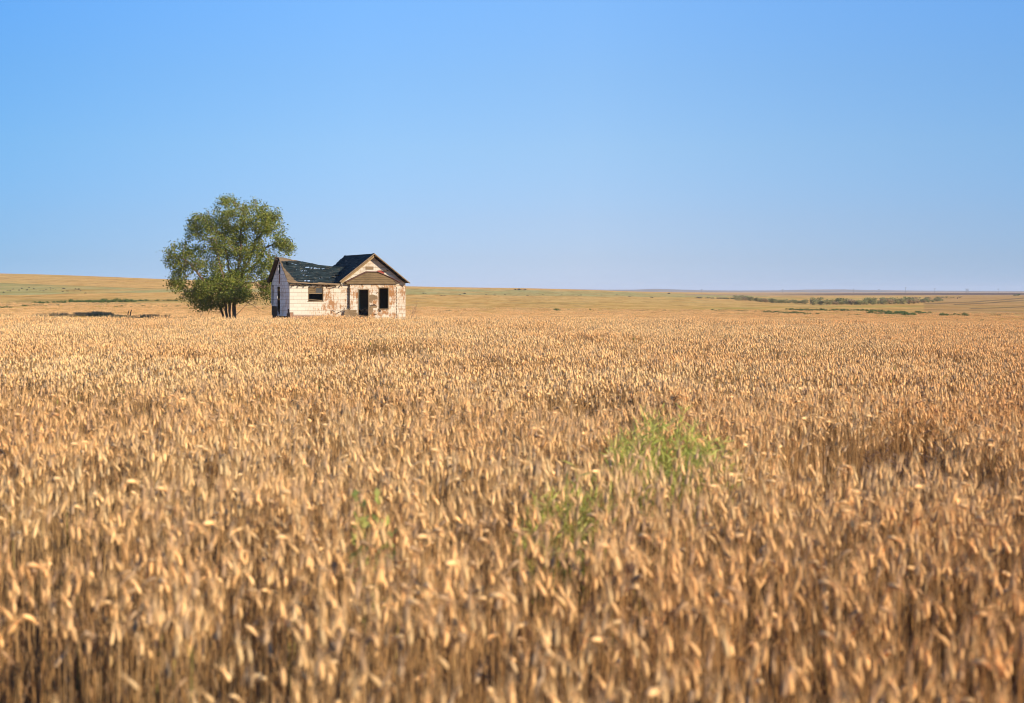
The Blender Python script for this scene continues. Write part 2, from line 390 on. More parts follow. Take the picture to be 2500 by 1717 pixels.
for i in range(NFAR):
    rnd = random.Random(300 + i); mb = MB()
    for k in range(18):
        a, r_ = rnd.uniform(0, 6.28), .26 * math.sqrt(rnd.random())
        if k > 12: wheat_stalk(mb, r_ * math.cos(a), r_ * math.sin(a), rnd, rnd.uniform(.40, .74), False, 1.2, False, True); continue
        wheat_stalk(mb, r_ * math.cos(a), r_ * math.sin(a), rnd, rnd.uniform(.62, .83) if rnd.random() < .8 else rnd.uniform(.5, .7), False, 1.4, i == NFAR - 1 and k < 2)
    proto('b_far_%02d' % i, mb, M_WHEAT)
for i in range(NTUFT):            # short coarse tufts for the fields behind
    rnd = random.Random(500 + i); mb = MB()
    for k in range(26):
        a, r_ = rnd.uniform(0, 6.28), .45 * math.sqrt(rnd.random())
        wheat_stalk(mb, r_ * math.cos(a), r_ * math.sin(a), rnd, rnd.uniform(.12, .24), False, 2.4)
    proto('c_tuft_%02d' % i, mb, M_WHEAT)

def scatter(name, P, rot, scl, ix):
    me = bpy.data.meshes.new(name); me.vertices.add(len(P)); me.vertices.foreach_set('co', np.asarray(P, np.float32).ravel())
    a = me.attributes.new('rot', 'FLOAT_VECTOR', 'POINT'); a.data.foreach_set('vector', np.asarray(rot, np.float32).ravel())
    a = me.attributes.new('scl', 'FLOAT_VECTOR', 'POINT'); a.data.foreach_set('vector', np.asarray(scl, np.float32).ravel())
    a = me.attributes.new('kind', 'INT', 'POINT'); a.data.foreach_set('value', np.asarray(ix, np.int32))
    o = bpy.data.objects.new(name, me); COL.objects.link(o)
    gt = bpy.data.node_groups.new(name, 'GeometryNodeTree')
    gt.interface.new_socket('Geometry', in_out='INPUT', socket_type='NodeSocketGeometry')
    gt.interface.new_socket('Geometry', in_out='OUTPUT', socket_type='NodeSocketGeometry')
    N, L = gt.nodes, gt.links
    gi, go = N.new('NodeGroupInput'), N.new('NodeGroupOutput')
    ci = N.new('GeometryNodeCollectionInfo'); ci.inputs[0].default_value = kinds; ci.inputs[1].default_value = True; ci.inputs[2].default_value = True
    ip = N.new('GeometryNodeInstanceOnPoints'); ip.inputs['Pick Instance'].default_value = True
    def attr(nm, tp):
        n = N.new('GeometryNodeInputNamedAttribute'); n.data_type = tp; n.inputs[0].default_value = nm; return n.outputs[0]
    L.new(gi.outputs[0], ip.inputs['Points']); L.new(ci.outputs[0], ip.inputs['Instance'])
    L.new(attr('kind', 'INT'), ip.inputs['Instance Index'])
    e = N.new('FunctionNodeEulerToRotation'); L.new(attr('rot', 'FLOAT_VECTOR'), e.inputs[0]); L.new(e.outputs[0], ip.inputs['Rotation'])
    L.new(attr('scl', 'FLOAT_VECTOR'), ip.inputs['Scale']); L.new(ip.outputs[0], go.inputs[0])
    md = o.modifiers.new('scatter', 'NODES'); md.node_group = gt
    return o
def smooth_noise(x, y, s, seed):
    return np.array([mnoise.noise((a * s, b * s, seed)) for a, b in zip(x, y)])
# gaps trampled or thinned in the crop: x, y, radius
GAPS = [(3.02, 12.1, .42), (3.6, 12.7, .45), (3.35, 10.9, .36), (3.68, 10.0, .36), (4.2, 14.0, .35), (-8.2, 24.0, .6), (-6.2, 22.5, .5), (1.25, 10.9, .34), (1.1, 10.2, .22), (.45, 8.7, .16), (.2, 8.3, .12), (-.77, 7.5, .17), (-.75, 7.1, .12),
        (1.35, 4.25, .13), (-1.0, 4.6, .12), (-1.55, 4.6, .10), (.15, 4.7, .12), (1.9, 5.0, .14)]
def field(n, d0, d1, left, right, seed):
    r = np.random.default_rng(seed)
    yy = np.linspace(d0, d1, 4000); cdf = np.cumsum(.77 * yy + left + right); y = np.interp(r.random(n), cdf / cdf[-1], yy); x = -(.385 * y + left) + r.random(n) * (.77 * y + left + right)
    keep = np.ones(n, bool)
    for gx, gy, gr in GAPS: keep &= ~((np.hypot(x - gx, (y - gy) * .6) < gr) & (r.random(n) < .93))
    nn = smooth_noise(x, y, .55, 2.0) + .7 * smooth_noise(x, y, .16, 33.0); keep &= r.random(n) < np.clip(1.0 + nn * 1.5, .15, 1)
    x, y = x[keep], y[keep]; z = ground_z(x, y) - .01
    m = len(x)
    hs = 1 + .11 * smooth_noise(x, y, .35, 7.0) + .07 * smooth_noise(x, y, 1.3, 17.0) + r.uniform(-.06, .06, m)
    rot = np.stack([r.normal(0, .03, m), r.normal(0, .03, m), r.normal(0, .55, m)], -1)
    return np.stack([x, y, z], -1), rot, np.stack([hs * 1.0, hs * 1.0, hs], -1), m, r
P1 = field(7400, 1.0, 16.5, 4, 4, 11); P2 = field(19000, 16, 60, 5, 5, 12)
def pick(P, n): return np.where(P[4].random(P[3]) < .022, n - 1, P[4].integers(0, n - 1, P[3]))
ix = np.concatenate([pick(P1, NNEAR), NNEAR + pick(P2, NFAR)])
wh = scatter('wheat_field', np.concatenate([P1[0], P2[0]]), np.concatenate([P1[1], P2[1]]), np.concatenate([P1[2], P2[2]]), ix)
tag(wh, 'ripe golden bearded wheat filling the foreground up to the crest', 'wheat', kind='stuff')

# straw tufts on the fields behind the crest
n = 30000; r = np.random.default_rng(21)
y = np.exp(r.uniform(math.log(66), math.log(330), n)); x = r.uniform(-.40, .40, n) * y
keep = ~((np.hypot(x + 13, y - 109) < 6.5)) & ~((np.hypot(x + 22, y - 113) < 1.2)) & ~((np.hypot((x + 35) / 7, (y - 118) / 5) < 1) & (r.random(n) < .85))
keep &= r.random(n) < np.clip(.9 + smooth_noise(x, y * .4, .12, 4.0) * 1.6, .1, 1)
x, y = x[keep], y[keep]; m = len(x)
sc = .55 + (y / 330) * .5
st = scatter('stubble', np.stack([x, y, ground_z(x, y) - .02], -1), np.stack([r.normal(0, .05, m), r.normal(0, .05, m), r.uniform(0, 6.28, m)], -1),
             np.stack([sc * 1.3, sc * 1.3, sc * r.uniform(.6, 1.1, m)], -1), NNEAR + NFAR + r.integers(0, NTUFT, m))
tag(st, 'short golden straw covering the land behind the crest', 'stubble', kind='stuff')
# ------------------------------------------------------------------ the abandoned house
HA = R(25.5); HD = 105.0
HO = Vector(((707 - CX) / F * HD, HD, 0)); HO.z = EYE - 73 * HD / F
ex = Vector((math.cos(HA), math.sin(HA), 0)); ey = Vector((-math.sin(HA), math.cos(HA), 0))
def onto(px, py, yl=0.0):
    """house coordinates (along the front, up) of a point of the photograph lying on the plane yl behind the front wall"""
    d = Vector(((px - CX) / F, 1, -(py - HY) / F)); c = Vector((0, 0, EYE)) - HO
    t = (yl - c.dot(ey)) / d.dot(ey); p = c + d * t
    return p.dot(ex), p.z
def onto_side(px, py, xl=0.0):
    d = Vector(((px - CX) / F, 1, -(py - HY) / F)); c = Vector((0, 0, EYE)) - HO
    t = (xl - c.dot(ex)) / d.dot(ex); p = c + d * t
    return p.dot(ey), p.z
b1 = lambda x, y: (640 + x / 8.865, 610 + y / 8.865)
b2 = lambda x, y: (820 + x / 8.4, 600 + y / 8.4)

def siding(name, lo, hi, amount, white=(.53, .50, .405), worn=0.0):
    m = NT(name, .75, .2)
    o = m.sep(m.obj()); u = m.math('ADD', o[0], o[1]); v2 = m.comb(u, o[2])
    br = m.node('ShaderNodeTexBrick'); m.link(v2, br.inputs['Vector']); br.inputs['Scale'].default_value = 1
    br.inputs['Brick Width'].default_value = .61; br.inputs['Row Height'].default_value = .27
    br.inputs['Mortar Size'].default_value = .007; br.inputs['Mortar Smooth'].default_value = .3; br.inputs['Bias'].default_value = 0
    br.inputs['Color1'].default_value = (*white, 1); br.inputs['Color2'].default_value = (white[0] * .91, white[1] * .90, white[2] * .89, 1); br.inputs['Mortar'].default_value = (.35, .30, .25, 1)
    streak = m.noise(m.comb(m.math('MULTIPLY', u, 9.0), m.math('MULTIPLY', o[2], 1.6)), 1.0, 6, .75)
    blot = m.noise(m.comb(m.math('MULTIPLY', u, 1.1), m.math('MULTIPLY', o[2], 1.2), 3.7), 1.0, 5, .75)
    region = m.ramp(o[0], lo, hi)
    k = m.math('ADD', m.math('MULTIPLY', streak, .55), m.math('MULTIPLY', blot, .62))
    k = m.math('ADD', k, m.math('MULTIPLY', m.math('SUBTRACT', region, 1.0), .16))
    lap = m.math('LESS_THAN', m.math('FRACT', m.math('DIVIDE', o[2], .27)), .075)
    rust = m.math('MULTIPLY', m.ramp(k, .57 - worn, .65 - worn), amount)
    dirt = m.math('MULTIPLY', m.ramp(k, .47, .66), .5 * min(1, amount + .3))
    rc = m.mix(m.noise(v2, 7, 3), (.31, .14, .032), (.20, .09, .03))
    c = m.mix(dirt, br.outputs['Color'], (.42, .285, .155)); c = m.mix(rust, c, rc)
    c = m.mix(m.math('MULTIPLY', m.ramp(m.noise(v2, 14, 4, .7), .4, .7), .22), c, (.36, .32, .26)); c = m.mix(m.math('MULTIPLY', lap, .6), c, (.19, .135, .09))
    m.base(c); m.bump(m.math('SUBTRACT', m.math('MULTIPLY_ADD', br.outputs['Fac'], -.5, m.math('MULTIPLY', rust, -.5)), lap), .7, .012)
    return m.m
M_SIDE = siding('white_siding_stained', .8, 2.6, .95); M_SIDE_SKYLIT = siding('white_siding_end_skylit', -3, -2, .35, (.74, .77, .79))  # end siding less stained; its lighter, bluish tone stands for skylight in shade
M_PORCH = siding('white_siding_porch', -3, -2, 1.0, (.53, .50, .405), .015); M_GABLE = siding('white_siding_gable', -3, -2, .25)
def wood(name, c1, c2, axis=(1, 8, 14), sc=3.0, lines=0.0):
    m = NT(name, .85, .15); o = m.obj()
    n_ = m.noise(m.scale(o, axis), sc, 6, .7); n2 = m.noise(o, 1.7, 4, .7)
    c = m.mix(m.ramp(n_, .35, .68), c1, c2); c = m.mix(m.math('MULTIPLY', m.ramp(n2, .45, .7), .5), c, tuple(k * .6 for k in c1))
    h = n_
    if lines:
        z = m.math('FRACT', m.math('DIVIDE', m.sep(o)[2], lines)); gap = m.math('LESS_THAN', z, .09)
        c = m.mix(gap, c, (.03, .022, .015)); h = m.math('SUBTRACT', n_, gap)
    m.base(c); m.bump(h, .6, .01); return m.m
M_WOOD = wood('weathered_wood', (.145, .10, .052), (.245, .175, .10)); M_PLANK = wood('weathered_planks', (.11, .076, .037), (.20, .14, .072), (1, 1, 12), 2.5, .165)
M_TRIM = wood('bare_trim', (.15, .105, .06), (.265, .19, .11)); M_DARK = wood('dark_old_wood', (.06, .042, .03), (.10, .07, .045))
M_FOUND = wood('stained_footing', (.22, .13, .085), (.34, .20, .12), (2, 2, 5), 2)
M_IN = NT('green_plaster', .9, .1); M_IN.base(M_IN.mix(M_IN.ramp(M_IN.noise(M_IN.obj(), 3, 5, .7), .4, .65), (.46, .60, .46), (.30, .42, .31))); M_IN = M_IN.m
M_INB = NT('bare_lath', .9, .1); M_INB.base(M_INB.mix(M_INB.noise(M_INB.obj(), 5, 4), (.10, .065, .04), (.17, .12, .07))); M_INB = M_INB.m
M_GLASS = NT('dusty_pane', .15, .5); M_GLASS.base((.05, .05, .045)); M_GLASS = M_GLASS.m

def build_each(mb, name, mat, parent):
    """every piece that was added becomes a part of its own"""
    adj = list(range(len(mb.v)))
    def find(a):
        while adj[a] != a: adj[a] = adj[adj[a]]; a = adj[a]
        return a
    for f in mb.f:
        for b in f[1:]: adj[find(b)] = find(f[0])
    grp = {}
    for f in mb.f: grp.setdefault(find(f[0]), []).append(f)
    for fs in grp.values():
        ids = sorted({i for f in fs for i in f}); mp = {i: k for k, i in enumerate(ids)}; m = MB()
        m.add([mb.v[i] for i in ids], [tuple(mp[i] for i in f) for f in fs]); m.build(name, mat, parent)
house = empty('abandoned_house', HO, HA)
tag(house, 'derelict white sided house with sagging roof standing at the far edge of the wheat', 'house')

def panel(name, outline, holes, axis, d0, d1, mat, parent=None):
    """wall panel of real thickness with real openings; axis 'x' = along the front, 'y' = along the side"""
    bm = bmesh.new(); es = []
    for loop in [outline] + holes:
        vs = [bm.verts.new((a, d0, b) if axis == 'x' else (d0, a, b)) for a, b in loop]
        es += [bm.edges.new((vs[i], vs[(i+1) % len(vs)])) for i in range(len(vs))]
    bmesh.ops.triangle_fill(bm, edges=es, use_beauty=True, use_dissolve=False)
    r_ = bmesh.ops.extrude_face_region(bm, geom=list(bm.faces))
    off = (0, d1 - d0, 0) if axis == 'x' else (d1 - d0, 0, 0)
    bmesh.ops.translate(bm, verts=[v for v in r_['geom'] if isinstance(v, bmesh.types.BMVert)], vec=off)
    bmesh.ops.recalc_face_normals(bm, faces=bm.faces)
    me = bpy.data.meshes.new(name); bm.to_mesh(me); bm.free(); me.materials.append(mat)
    o = bpy.data.objects.new(name, me); COL.objects.link(o); o.parent = parent or house; return o
rect = lambda a0, a1, z0, z1: [(a0, z0), (a1, z0), (a1, z1), (a0, z1)]

# main measures, read off the front
XG0 = onto(832, 700)[0]; XG1 = onto(990, 700)[0]; XM = (XG0 + XG1) / 2
ZE = onto(770, 694.5)[1]                        # wing eaves
XAP, ZAP = onto(914, 619, -.55)                 # gable apex at the roof edge
XEL, ZEL = onto(830.5, 686, -.55); XER, ZER = onto(1000, 689.5, -.55)
SL_L = (ZAP - ZEL) / (XAP - XEL); SL_R = (ZAP - ZER) / (XER - XAP)
WD = 4.75; YR = 2.7                             # wing depth and ridge line
GD = 6.2                                        # depth of the gabled block
TH = .12

# ---- front wall
wx0, wz1 = onto(752.5, 700.3); wx1, wz0 = onto(789.5, 735.5)
zg = lambda x: (ZAP - .16) - (SL_L * (XAP - x) if x < XAP else SL_R * (x - XAP))
PX0, PX1 = onto(820 + 290/8.4, 720, -.2)[0], onto(820 + 1238/8.4, 720, -.2)[0]
out = [(0, .70), (.28, .70), (.30, .48), (2.2, .46), (3.4, .44), (3.45, .14), (XG1, .12), (XG1, zg(XG1) - .02), (XAP, zg(XAP)), (XG0, zg(XG0)), (XG0, ZE - .05), (0, ZE - .03)]
panel('front_wall', out, [rect(wx0, wx1, wz0, wz1), rect(PX0 + .15, PX1 - .15, .16, 2.45)], 'x', 0.0, TH, M_SIDE)
# gable field above the porch is cleaner: a second skin of shingles
gb = ZE - .02
panel('gable_siding', [(XG0 + .03, gb), (XG1 - .03, gb), (XG1 - .03, zg(XG1) - .05), (XAP, zg(XAP) - .03), (XG0 + .03, zg(XG0) - .05 + .02)], [], 'x', -.022, -.002, M_GABLE)
mb = MB()
mb.box(.04, 3.42, .03, .30, -.4, .70); mb.box(3.43, XG1 - .03, .03, .30, -.4, .135); mb.box(.05, .30, WD * .0 + .3, WD - .03, -.4, .52); mb.box(XG1 - .33, XG1 - .03, .3, GD - .03, -.4, .30)
build_each(mb, 'foundation', M_FOUND, house)
# ---- left (gable end) wall
def lb(x, y): return onto_side(*b1(x, y))
ZAPW = onto_side(*b1(345, 215), 0)[1]
a0 = lb(247, 1190); a1 = lb(195, 770); d0_ = lb(387, 1430); d1_ = lb(327, 800); s0 = lb(395, 520); s1 = lb(357, 325)
zb = ZE + .22
outl = [(TH + .002, .62), (.35, .60), (.36, .42), (3.2, .40), (3.25, .85), (WD - TH, .8), (WD - TH, zb), (YR, ZAPW), (TH + .002, ZE)]
zs = lambda y: (ZAPW - (ZAPW - ZE) * (YR - y) / YR if y < YR else ZAPW - (ZAPW - zb) * (y - YR) / (WD - YR))
outl = [(TH + .002, .62), (.35, .60), (.36, .42), (3.2, .40), (3.25, .85), (WD - TH, .8), (WD - TH, zb), (YR, ZAPW), (YR * .5, (ZAPW + ZE) / 2 - .10), (TH + .002, ZE - .04)]
panel('side_wall', outl, [rect(a0[0], a1[0], a0[1], a1[1]), rect(d0_[0], d1_[0], .44, d1_[1]), rect(s0[0], s1[0], s0[1], s1[1])], 'y', 0.0, .025, M_SIDE_SKYLIT)
mb = MB()     # bare brown batten under and over the attic slot, dark sheathing at the foot
sx = (s0[0] + s1[0]) / 2
mb.box(-.012, -.002, sx - .14, sx + .14, lb(375, 735)[1], s0[1] - .04)
mb.box(-.012, -.002, sx - .10, sx + .12, s1[1] + .03, ZAPW - .18)
build_each(mb, 'batten', wood('red_brown_batten', (.20, .10, .07), (.30, .17, .12)), house)
mb = MB(); mb.box(.015, .10, .13, WD - .15, .0, .88); mb.build('sheathing', M_DARK, house)
mb = MB()
mb.box(-.012, -.003, .13, .46, .62, .95); mb.box(-.014, -.003, .13, .62, .42, .62); mb.box(-.012, -.003, 3.2, WD - .05, .40, 1.12)
build_each(mb, 'bare_patch', M_DARK, house)
# ---- hidden walls: right side, back of wing, back of block, inner wall between wing and block
panel('right_wall', rect(TH + .002, GD, .12, zg(XG1) - .04), [], 'y', XG1 - TH, XG1, M_SIDE_SKYLIT)
panel('back_wall', rect(0.0, XG0, .5, zb - .02), [], 'x', WD - TH, WD, M_INB)
panel('rear_gable_wall', [(XG0, .12), (XG1 - TH - .002, .12), (XG1 - TH - .002, zg(XG1) - .05), (XAP, zg(XAP) - .9), (XG0, zg(XG0) - .4)], [], 'x', GD - TH, GD, M_SIDE_SKYLIT)
panel('inner_wall', rect(TH + .004, GD - TH - .004, .12, ZE - .1), [rect(.9, 1.8, .46, 2.45)], 'y', XG0, XG0 + .08, M_INB)
mb = MB(); mb.box(TH + .01, XG1 - TH - .01, TH + .01, WD - TH - .01, .36, .44); mb.build('floor', M_INB, house)
dx0, dz1 = onto(820 + 465/8.4, 600 + 905/8.4, -.2); dx1, _ = onto(820 + 665/8.4, 700, -.2)
panel('partition', rect(dx0 - .9, dx1 + .25, .445, ZE - .15), [], 'x', 2.35, 2.43, M_IN)
panel('lath_wall', rect(dx1 + .32, XG1 - TH - .02, .445, ZE - .15), [], 'x', 2.5, 2.58, M_INB)
mb = MB()     # fallen plaster and boards on the floor
rnd = random.Random(3)
for k in range(60):
    x_, y_ = rnd.uniform(dx0 - .5, dx1 + .9), rnd.uniform(.5, 1.8); a = rnd.uniform(0, 3.1); l = rnd.uniform(.2, .8)
    mb.beam((x_, y_, .5 + rnd.uniform(0, .35)), (x_ + l * math.cos(a), y_ + l * .4 * math.sin(a), .5 + rnd.uniform(0, .55)), rnd.uniform(.05, .25), .03)
mb.build('rubble', M_DARK, house)

# ---- closed-in porch: front wall set 20 cm forward, left cheek, door and window openings
rx0, rz1 = onto(820 + 888/8.4, 600 + 870/8.4, -.2); rx1, rz0 = onto(820 + 1072/8.4, 600 + 1292/8.4, -.2)
PT = onto(900, 600 + 795/8.4, -.2)[1]
panel('porch_wall', [(PX0, .10), (dx0 - .07, .10), (dx0 - .07, dz1 + .07), (dx1 + .07, dz1 + .07), (dx1 + .07, .10), (PX1, .12), (PX1, PT), (PX0, PT)],
      [rect(rx0 - .05, rx1 + .05, rz0 - .05, rz1 + .05)], 'x', -.20, -.10, M_PORCH)
mb = MB(); mb.box(PX0, PX0 + .06, -.098, -.003, .1, PT); mb.box(PX1 - .06, PX1, -.098, -.003, .1, PT); build_each(mb, 'porch_cheek', M_DARK, house)
for x_ in (PX0 - .055, PX1 + .002):            # dark corner strips, each a row of short blocks
    mb = MB()
    for k in range(11): mb.box(x_, x_ + .052, -.19 + .002 * (k % 2), -.13, .15 + k * (PT - .3) / 11, .15 + (k + .82) * (PT - .3) / 11)
    mb.build('corner_strip', M_DARK, house)
df = MB()
df.box(dx0 - .068, dx0, -.215, -.085, .12, dz1); df.box(dx1, dx1 + .068, -.215, -.085, .12, dz1); df.box(dx0 - .068, dx1 + .068, -.217, -.085, dz1, dz1 + .068)
df.build('door_frame', M_TRIM, house)
def window_frame(x0, x1, z0, z1, y, w_=.05):
    m = MB(); m.box(x0 - w_, x0, y - .02, y + .11, z0, z1); m.box(x1, x1 + w_, y - .02, y + .11, z0, z1)
    m.box(x0 - w_, x1 + w_, y - .022, y + .11, z1, z1 + w_); f = m.build('window', M_WOOD, house)
    m = MB(); m.box(x0 - w_ - .03, x1 + w_ + .03, y - .06, y + .11, z0 - w_, z0); m.build('sill', M_WOOD, f); return f
wf2 = window_frame(rx0, rx1, rz0, rz1, -.20)
mb = MB(); c_ = (rx0 + rx1) / 2
for k in range(8):                             # bowed board fallen across the window head
    t0, t1 = -1 + k / 4, -1 + (k + 1) / 4
    mb.beam((c_ - .04 + t0 * .24, -.235, rz1 + .06 - .06 * t0 * t0), (c_ - .04 + t1 * .24, -.235, rz1 + .06 - .06 * t1 * t1), .03, .035)
mb.build('head_board', M_TRIM, wf2)
wf1 = window_frame(wx0 + .05, wx1 - .05, wz0 + .03, wz1 - .05, 0.0)
wxa, wxb, wza, wzb = wx0 + .05, wx1 - .05, wz0 + .03, wz1 - .05; wm = wza + (wzb - wza) * .55; wc = (wxa + wxb) / 2
mb = MB()
mb.box(wxa, wxb, .03, .07, wm - .03, wm + .035); mb.box(wxa, wxb, .03, .07, wzb - .05, wzb); mb.box(wxa, wxa + .05, .03, .07, wm + .035, wzb - .05); mb.box(wxb - .05, wxb, .03, .07, wm + .035, wzb - .05)
mb.box(wc - .02, wc + .02, .032, .068, wm + .035, wzb - .05)
mb.beam((wxa + .02, .05, wza + .10), (wxb - .02, .05, wza + .02), .04, .05)
mb.build('sash', M_WOOD, wf1)
mb = MB(); mb.box(wxa + .05, wc - .02, .075, .085, wm + .03, wzb - .05); mb.build('boarded_pane', M_PLANK, wf1)
mb = MB(); mb.box(wc + .02, wxb - .05, .045, .05, wm + .035, wzb - .05); mb.build('pane', M_GLASS, wf1)
# porch pediment of bare planks and its thin roof edge
pp = [onto(*b2(x, y), -.34) for x, y in ((225, 788), (215, 757), (330, 700), (480, 625), (640, 548), (860, 553), (1000, 612), (1150, 680), (1250, 755), (1240, 788))]
mb = MB(); mb.prism(pp, lambda a, b, d: (a, d, b), -.34, -.03); mb.build('porch_pediment', M_PLANK, house)
mb = MB()
ridge = [onto(*b2(x, y), -.38) for x, y in ((200, 757), (330, 690), (480, 615), (640, 539), (860, 543), (1010, 605), (1170, 676), (1318, 760))]
for (xa, za), (xb, zb_) in zip(ridge[:-1], ridge[1:]):
    mb.prism([(xa, za), (xb, zb_), (xb, zb_ + .045), (xa, za + .045)], lambda a, b, d: (a, d, b), -.42, -.026)
mb.build('porch_roof', wood('red_brown_shingle', (.16, .07, .05), (.10, .06, .05)), house)
mb = MB(); q0 = [onto(*b2(x, y), -.36) for x, y in ((1172, 690), (1312, 764), (1275, 786), (1236, 782))]
mb.prism(q0, lambda a, b, d: (a, d, b), -.36, -.345); mb.build('corner_shade', M_DARK, house)  # dark plate standing for the shadow at the porch roof's right end
# attic vent board, loose red shingle and dark flap hanging on the gable
vx0, vz0 = onto(*b2(605, 493)); vx1, vz1 = onto(*b2(768, 428))
mb = MB(); mb.box(vx0, vx1, -.04, -.023, vz0, vz1); mb.build('attic_vent', M_WOOD, house)
mb = MB(); q0 = [onto(*b2(x, y), -.1) for x, y in ((850, 510), (938, 506), (1003, 566), (960, 575), (985, 610), (872, 556))]
mb.prism(q0, lambda a, b, d: (a, d - .10 * (b - 4), b), -.12, -.10); mb.build('loose_shingle', NT('red_shingle').base((.26, .055, .035)), house)
mb = MB(); q0 = [onto(*b2(x, y), -.1) for x, y in ((935, 497), (985, 488), (1075, 508), (1035, 530), (990, 520))]
mb.prism(q0, lambda a, b, d: (a, d, b), -.24, -.225); mb.build('loose_flap', M_DARK, house)
# patches where the shingles have dropped off
def patch(pts, y, mat, th=.01):
    m = MB(); m.prism([onto(*b2(x_, y_), y) for x_, y_ in pts], lambda a, b, d: (a, d, b), y - th, y); m.build('bare_patch', mat, house)
patch([(690, 1010), (760, 1000), (850, 1040), (852, 1100), (770, 1110), (735, 1180), (685, 1160)], -.202, M_SIDE if False else M_WOOD)
patch([(682, 1250), (840, 1235), (850, 1270), (760, 1285), (765, 1330), (740, 1400), (690, 1445), (682, 1440)], -.202, M_WOOD)
patch([(870, 1310), (925, 1320), (915, 1365), (875, 1355)], -.202, M_DARK)
patch([(700, 1225), (790, 1195), (845, 1240), (760, 1250)], -.204, M_DARK, .006)
patch([(520, 790), (545, 795), (535, 850)], -.202, M_DARK)
mb = MB()                                       # rough boards nailed low beside the door
for (x_, y_), (x2, y2), wd in (((180, 1345), (425, 1340), .17), ((172, 1390), (440, 1392), .17), ((165, 1440), (445, 1440), .18), ((200, 1325), (300, 1290), .06)):
    a, b = onto(x_ / 8.4 + 820, y_ / 8.4 + 600, -.26), onto(x2 / 8.4 + 820, y2 / 8.4 + 600, -.26)
    mb.beam((a[0], -.25, a[1]), (b[0], -.26, b[1]), .03, wd)
build_each(mb, 'nailed_board', M_WOOD, house)
mb = MB()                                       # splintered sticks poking out of the wall
for p0, p1 in (((60, 1370), (180, 1320)), ((20, 1400), (110, 1345)), ((-60, 1330), (-20, 1360)), ((215, 1290), (245, 1250)), ((820, 985), (858, 962)), ((690, 1210), (730, 1245)), ((770, 1400), (840, 1412))):
    a, b = onto(*b2(*p0), -.2), onto(*b2(*p1), -.3); mb.beam((a[0], -.06 if p0[0] < 200 else -.21, a[1]), (b[0], -.27, b[1]), .04, .035)
build_each(mb, 'splinter', M_DARK, house)

# ---- sagging roof over wing and left half of the gable block: one draped skin
rp = [onto(px, py, YR) for px, py in ((676, 628), (700, 631.5), (730, 637.5), (760, 643.5), (785, 648), (807, 650.8))]
RX = np.array([p_[0] for p_ in rp] + [rp[-1][0] + 1.4]); RZ = np.array([p_[1] for p_ in rp] + [rp[-1][1] - .05])
def wing_z(x, y):
    rz = np.interp(x, RX, RZ); ez = ZE - .10 + .05 * np.sin(x * 1.7) - .10 * np.exp(-((x - 2.6) / 1.0)**2)
    t = (YR - y) / (YR + .30); tb = (y - YR) / (WD + .25 - YR)
    fr = rz + (ez - rz) * t - (.12 + .10 * np.clip(x, 0, 3) / 3) * 4 * t * (1 - t)
    bk = rz + (zb + .02 - rz) * tb - .08 * 4 * tb * (1 - tb)
    return np.where(y < YR, fr, bk)
def cross_z(x, y):
    s = np.clip((y + .55) / (GD + .8), 0, 1); dip = .10 * np.sin(np.pi * s) ** 1.2
    sag = np.clip(XAP - x, 0, 3); back = np.clip((y - 1.0) / 5, 0, 1)
    return ZAP - dip - SL_L * sag - back * .16 * sag * np.clip(2.6 - sag, 0, 3) * .5
def roof_z(x, y):
    a, b = wing_z(x, y), cross_z(x, y); k = .42 * np.clip((y + .55) / 1.0, .05, 1)
    hh = np.clip(.5 + .5 * (b - a) / k, 0, 1); return a * (1 - hh) + b * hh + k * hh * (1 - hh) * .55
dxg = .05
xs = np.arange(-.30, XAP + .001, dxg); xs[-1] = XAP; ys = np.arange(-.55, GD + .26, .05)
GXr, GYr = np.meshgrid(xs, ys, indexing='ij'); GZr = roof_z(GXr, GYr)
GZr += np.array([[.012 * mnoise.noise((a * 1.4, b * 1.4, 0)) + .010 * mnoise.noise((a * .8, b * .8, c * 9)) for a, b, c in zip(ra, rb, rc)] for ra, rb, rc in zip(GXr, GYr, GZr)]) * 2
GZr += .028 * ((GZr * 8.7 + .6 * np.array([[mnoise.noise((a * .5, b * .5, 2)) for a, b in zip(ra, rb)] for ra, rb in zip(GXr, GYr)])) % 1.0)
def image_of(x, y, z):
    p_ = HO + ex * x + ey * y; p_.z += z
    return CX + F * p_.x / p_.y, HY + (EYE - p_.z) * F / p_.y
gaps2 = [(.9, 1.6, 4.55, 4.60), (2.2, 3.3, 4.75, 4.79), (3.6, 4.4, 4.35, 4.40), (.2, .8, 4.05, 4.09), (4.6, 5.3, 4.6, 4.64), (1.7, 2.5, 3.95, 3.99), (2.8, 3.6, 4.15, 4.19)]
holes = [(520, 262, 560, 290), (520, 300, 585, 328), (590, 292, 690, 308), (700, 315, 765, 330), (920, 362, 1030, 396), (1040, 380, 1090, 408), (1108, 385, 1200, 415), (1215, 396, 1258, 420),
         (1272, 396, 1360, 422), (830, 447, 975, 466), (690, 425, 785, 440), (862, 535, 940, 552), (952, 548, 992, 562), (905, 655, 1045, 684), (1068, 664, 1135, 680), (1000, 480, 1110, 490)]
dark_gaps = [(1440, 595, 1560, 610), (1560, 545, 1680, 575), (1230, 600, 1330, 616)]
keep = set(); nx, ny = GXr.shape; bare = np.zeros(nx * ny)
